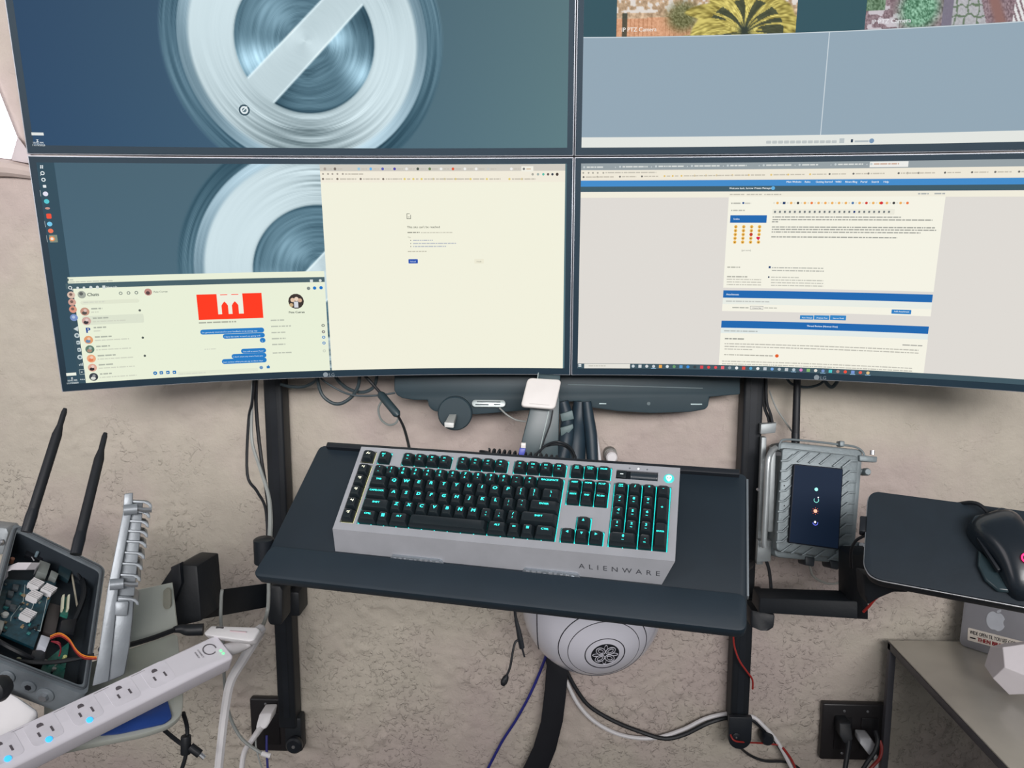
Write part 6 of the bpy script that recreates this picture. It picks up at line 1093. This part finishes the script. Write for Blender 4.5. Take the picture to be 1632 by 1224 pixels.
# ------------------------------------------------------------------ steel table, laptop, white gem
TZ = WY(1415, 1020, WALLY-.03)[2]; tc_ = WZ(1415, 1020, TZ); tbx = tc_[0]
tb_ = thing('steel_table', 'brushed steel table with a thin square frame at right', 'table', (tbx+.3, 1.1, 0)); stl = mat('brushed_steel_top', (196, 193, 184), .3, .35, .2, 5, .05); frm = mat('steel_frame', (84, 84, 90), .45, .4, .1, 20)
mb = MB(); mb.b2((tbx+.001, .60, TZ-.003), (tbx+.75, tc_[1], TZ)); part('table_top', mb, stl, tb_, bevel=.0008)
for nm, a, b in (('rail', (tbx, .60, TZ-.017), (tbx+.012, tc_[1], TZ-.0032)), ('rail', (tbx+.738, .60, TZ-.017), (tbx+.75, tc_[1], TZ-.0032)), ('rail', (tbx, .60, TZ-.017), (tbx+.75, .612, TZ-.0032)), ('rail', (tbx, tc_[1]-.012, TZ-.017), (tbx+.75, tc_[1], TZ-.0032)), ('leg', (tbx, tc_[1]-.012, .001), (tbx+.012, tc_[1], TZ-.003)), ('leg', (tbx+.738, tc_[1]-.012, .001), (tbx+.75, tc_[1], TZ-.003)), ('leg', (tbx, .60, .001), (tbx+.012, .612, TZ-.003)), ('leg', (tbx+.738, .60, .001), (tbx+.75, .612, TZ-.003))):
    mb = MB(); mb.b2(a, b); part(nm, mb, frm, tb_, bevel=.001)
l0, l1 = WZ(1528, 1028, TZ), WZ(1580, 1045, TZ); lx = nrm(np.append((l1-l0)[:2], 0)); LPF = Frame(l0+np.array([0, 0, .0008]), lx, np.array([0, 0, 1.])+np.cross((0, 0, 1.), lx)*.10)
lp = thing('laptop', 'closed silver laptop with stickers standing upright on the steel table', 'laptop', None, frame=LPF); LW, LH = .31, .215
lm_ = mat('laptop_aluminium', (150, 150, 156), .4, .25, .05, 20)
mb = MB(); mb.prism(rrect(LW, LH, .010, 5, LW/2, LH/2), -.009, 0); part('lid', mb, lm_, lp, local=True, bevel=.0015)
mb = MB(); mb.prism(rrect(LW, LH, .010, 5, LW/2, LH/2), -.020, -.0105); part('base', mb, lm_, lp, local=True, bevel=.0015)
g0 = LPF.at(1587, 990, 0); ap = []
for k in range(60):     # bitten apple outline
    a = 2*math.pi*k/60+math.pi/2; r = .0165*(1-.10*math.cos(2*(a))) ; x, y = r*math.cos(a)*1.02, r*math.sin(a)
    y -= .0035*math.exp(-(x/.004)**2)*(1 if y > 0 else -.6); x += 0
    dx, dy = x-.0215, y-.002; d_ = math.hypot(dx, dy)
    if d_ < .0095: x, y = .0215+dx/d_*.0095, .002+dy/d_*.0095
    ap.append((g0[0]+x, g0[1]+y))
mb = MB(); mb.prism(ap, 0, .0004); lgm = mat('apple_mark', (190, 194, 202), .3, .1); part('lid_logo', mb, lgm, lp, local=True, label='pale bitten apple logo')
lf = [(g0[0]+.001+.0075*t*.6+s*.0030*math.sin(math.pi*t), g0[1]+.0155+.0085*t) for s, ts in ((1, np.linspace(0, 1, 8)), (-1, np.linspace(.88, .12, 6))) for t in ts]; mb = MB(); mb.prism(lf, 0, .0004); part('logo_leaf', mb, lgm, lp, local=True)
c0_, c1_, c2_ = LPF.at(1543, 1000, 0), LPF.at(1542, 1020, 0), LPF.at(1632, 1023, 0); sx = nrm(c2_-c0_); sy = nrm(c0_-c1_); hS = np.linalg.norm(c0_-c1_); SKF = Frame(c1_, sx, np.cross((0, 0, 1.), sx))
mb = MB(); mb.prism(rrect(.118, hS, .002, 4, .059, hS/2), .0001, .0005, SKF); sk = part('sticker', mb, mat('sticker_cream', (214, 206, 196), .5), lp, local=True, label='cream sticker with black and red lettering')
V2, F2, w_ = text_geo('WIDE OPEN TIL YOU SEE GOD', hS*.30, 'L', .56, bold=.05); mb = MB(); mb.add([SKF.w((.003+x, hS*.56+y, .0008)) for x, y in V2], F2); part('sticker_lettering', mb, mat('sticker_black', (30, 26, 32), .5), sk, local=True)
V2, F2, w_ = text_geo('THEN BRAKE', hS*.32, 'L', .80, bold=.14); mb = MB(); mb.add([SKF.w((.016+x, hS*.12+y, .0008)) for x, y in V2], F2); part('sticker_lettering', mb, mat('sticker_red', (150, 30, 40), .5), sk, local=True)
mb = MB(); mb.b2((.004, hS*.22, .0006), (.0135, hS*.32, .0009), SKF); part('sticker_dash', mb, mat('sticker_black', (30, 26, 32), .5), sk, local=True)
# faceted white gem (dodecahedron)
ph = (1+5**.5)/2; dv = [(a, b, c) for a in (-1, 1) for b in (-1, 1) for c in (-1, 1)]+[(0, a/ph, b*ph) for a in (-1, 1) for b in (-1, 1)]+[(a/ph, b*ph, 0) for a in (-1, 1) for b in (-1, 1)]+[(a*ph, 0, b/ph) for a in (-1, 1) for b in (-1, 1)]
fn_ = np.array([nrm((0, a*ph, b)) for a in (-1, 1) for b in (-1, 1)]+[nrm((a*ph, b, 0)) for a in (-1, 1) for b in (-1, 1)]+[nrm((a, 0, b*ph)) for a in (-1, 1) for b in (-1, 1)])
DV = np.array(dv)/math.sqrt(3); faces = []
for nn in fn_:
    ids = np.argsort(-(DV@nn))[:5]; c = DV[ids].mean(0); u_ = nrm(DV[ids[0]]-c); v_ = np.cross(nn, u_); faces.append([int(i) for i in sorted(ids, key=lambda i: math.atan2((DV[i]-c)@v_, (DV[i]-c)@u_))])
Rg = Matrix.Rotation(math.radians(24), 3, 'Z') @ Matrix.Rotation(math.radians(31.7), 3, 'X'); RG = .047; G = np.array([np.array(Rg@Vector(p))*RG for p in DV]); gz_ = G[:, 2].min(); gc = WZ(1617, 1106, TZ); G = G+np.array([gc[0], gc[1], TZ-gz_+.0003])
mb = MB(); mb.add(list(G), faces); single('white_gem', mb, mat('gem_white', (226, 220, 224), .55, 0, .03, 30, .05), 'white faceted gem ornament on the steel table', 'ornament', bevel=.0012, sharp=.2)
# right wall outlet
of = plate_frame(1360, 1165); ol = thing('wall_outlet', 'wide black double wall outlet beside the steel table leg', 'outlet', None, 'black wall outlets', frame=of); a, b = of.at(1311, 1120), of.at(1416, 1212)
mb = MB(); mb.b2((a[0], b[1], -.012), (b[0], a[1], .003)); part('cover_plate', mb, darkp, ol, local=True, bevel=.004, seg=3)
for x in (1342, 1384):
    c = of.at(x, 1167); mb = MB(); mb.b2((c[0]-.017, c[1]-.033, .003), (c[0]+.017, c[1]+.033, .0055)); part('receptacle', mb, mat('receptacle_black', (26, 25, 28), .35), ol, local=True, bevel=.002)
for x, y in ((1345, 1132), (1382, 1133), (1341, 1199)): c = of.at(x, y); mb = MB(); mb.lathe([(.0028, .003), (.002, .0042)], Frame((c[0], c[1], 0), (1, 0, 0), (0, 1, 0)), 12); part('plate_screw', mb, steel(), ol, local=True)
p1 = thing('black_plug', 'black plug with cord in the left half of double outlet', 'plug', W(1348, 1190, 1.49)); mb = slab([(1338, 1152, 1.49), (1356, 1152, 1.49), (1360, 1178, 1.48), (1356, 1186, 1.48), (1346, 1186, 1.48), (1338, 1172, 1.485)], (0, .03, 0)); part('plug_body', mb, rubber(), p1, bevel=.003)
mb = MB(); mb.tube([W(1353, 1180, 1.485), W(1351, 1198, 1.48), W(1346, 1230, 1.47)], [.006, .0048, .0044], 10); part('cord', mb, rubber(), p1)
p2 = thing('white_plug', 'pale grey angled plug in the right half of double outlet', 'plug', W(1385, 1205, 1.48)); mb = slab([(1371, 1176, 1.48), (1389, 1177, 1.48), (1397, 1190, 1.475), (1392, 1204, 1.47), (1386, 1205, 1.47), (1371, 1186, 1.475)], (0, .03, 0)); part('plug_body', mb, mat('plug_pale', (180, 182, 186), .4), p2, bevel=.003)
mb = MB(); mb.tube([W(1390, 1200, 1.485), W(1396, 1208, 1.48), W(1396, 1232, 1.47)], .004, 10); part('cord', mb, mat('cord_pale', (190, 190, 190), .45), p2)
cable('black cord curving in front of the double outlet', [(1395, 1165, 1.47), (1399, 1180, 1.46), (1394, 1198, 1.455), (1382, 1215, 1.45), (1370, 1235, 1.45)], .0042, rubber()); cable('red cord curving beside the steel table leg', [(1402, 1180, 1.475), (1405, 1192, 1.47), (1402, 1208, 1.465), (1390, 1222, 1.46), (1378, 1236, 1.46)], .0032, redc())
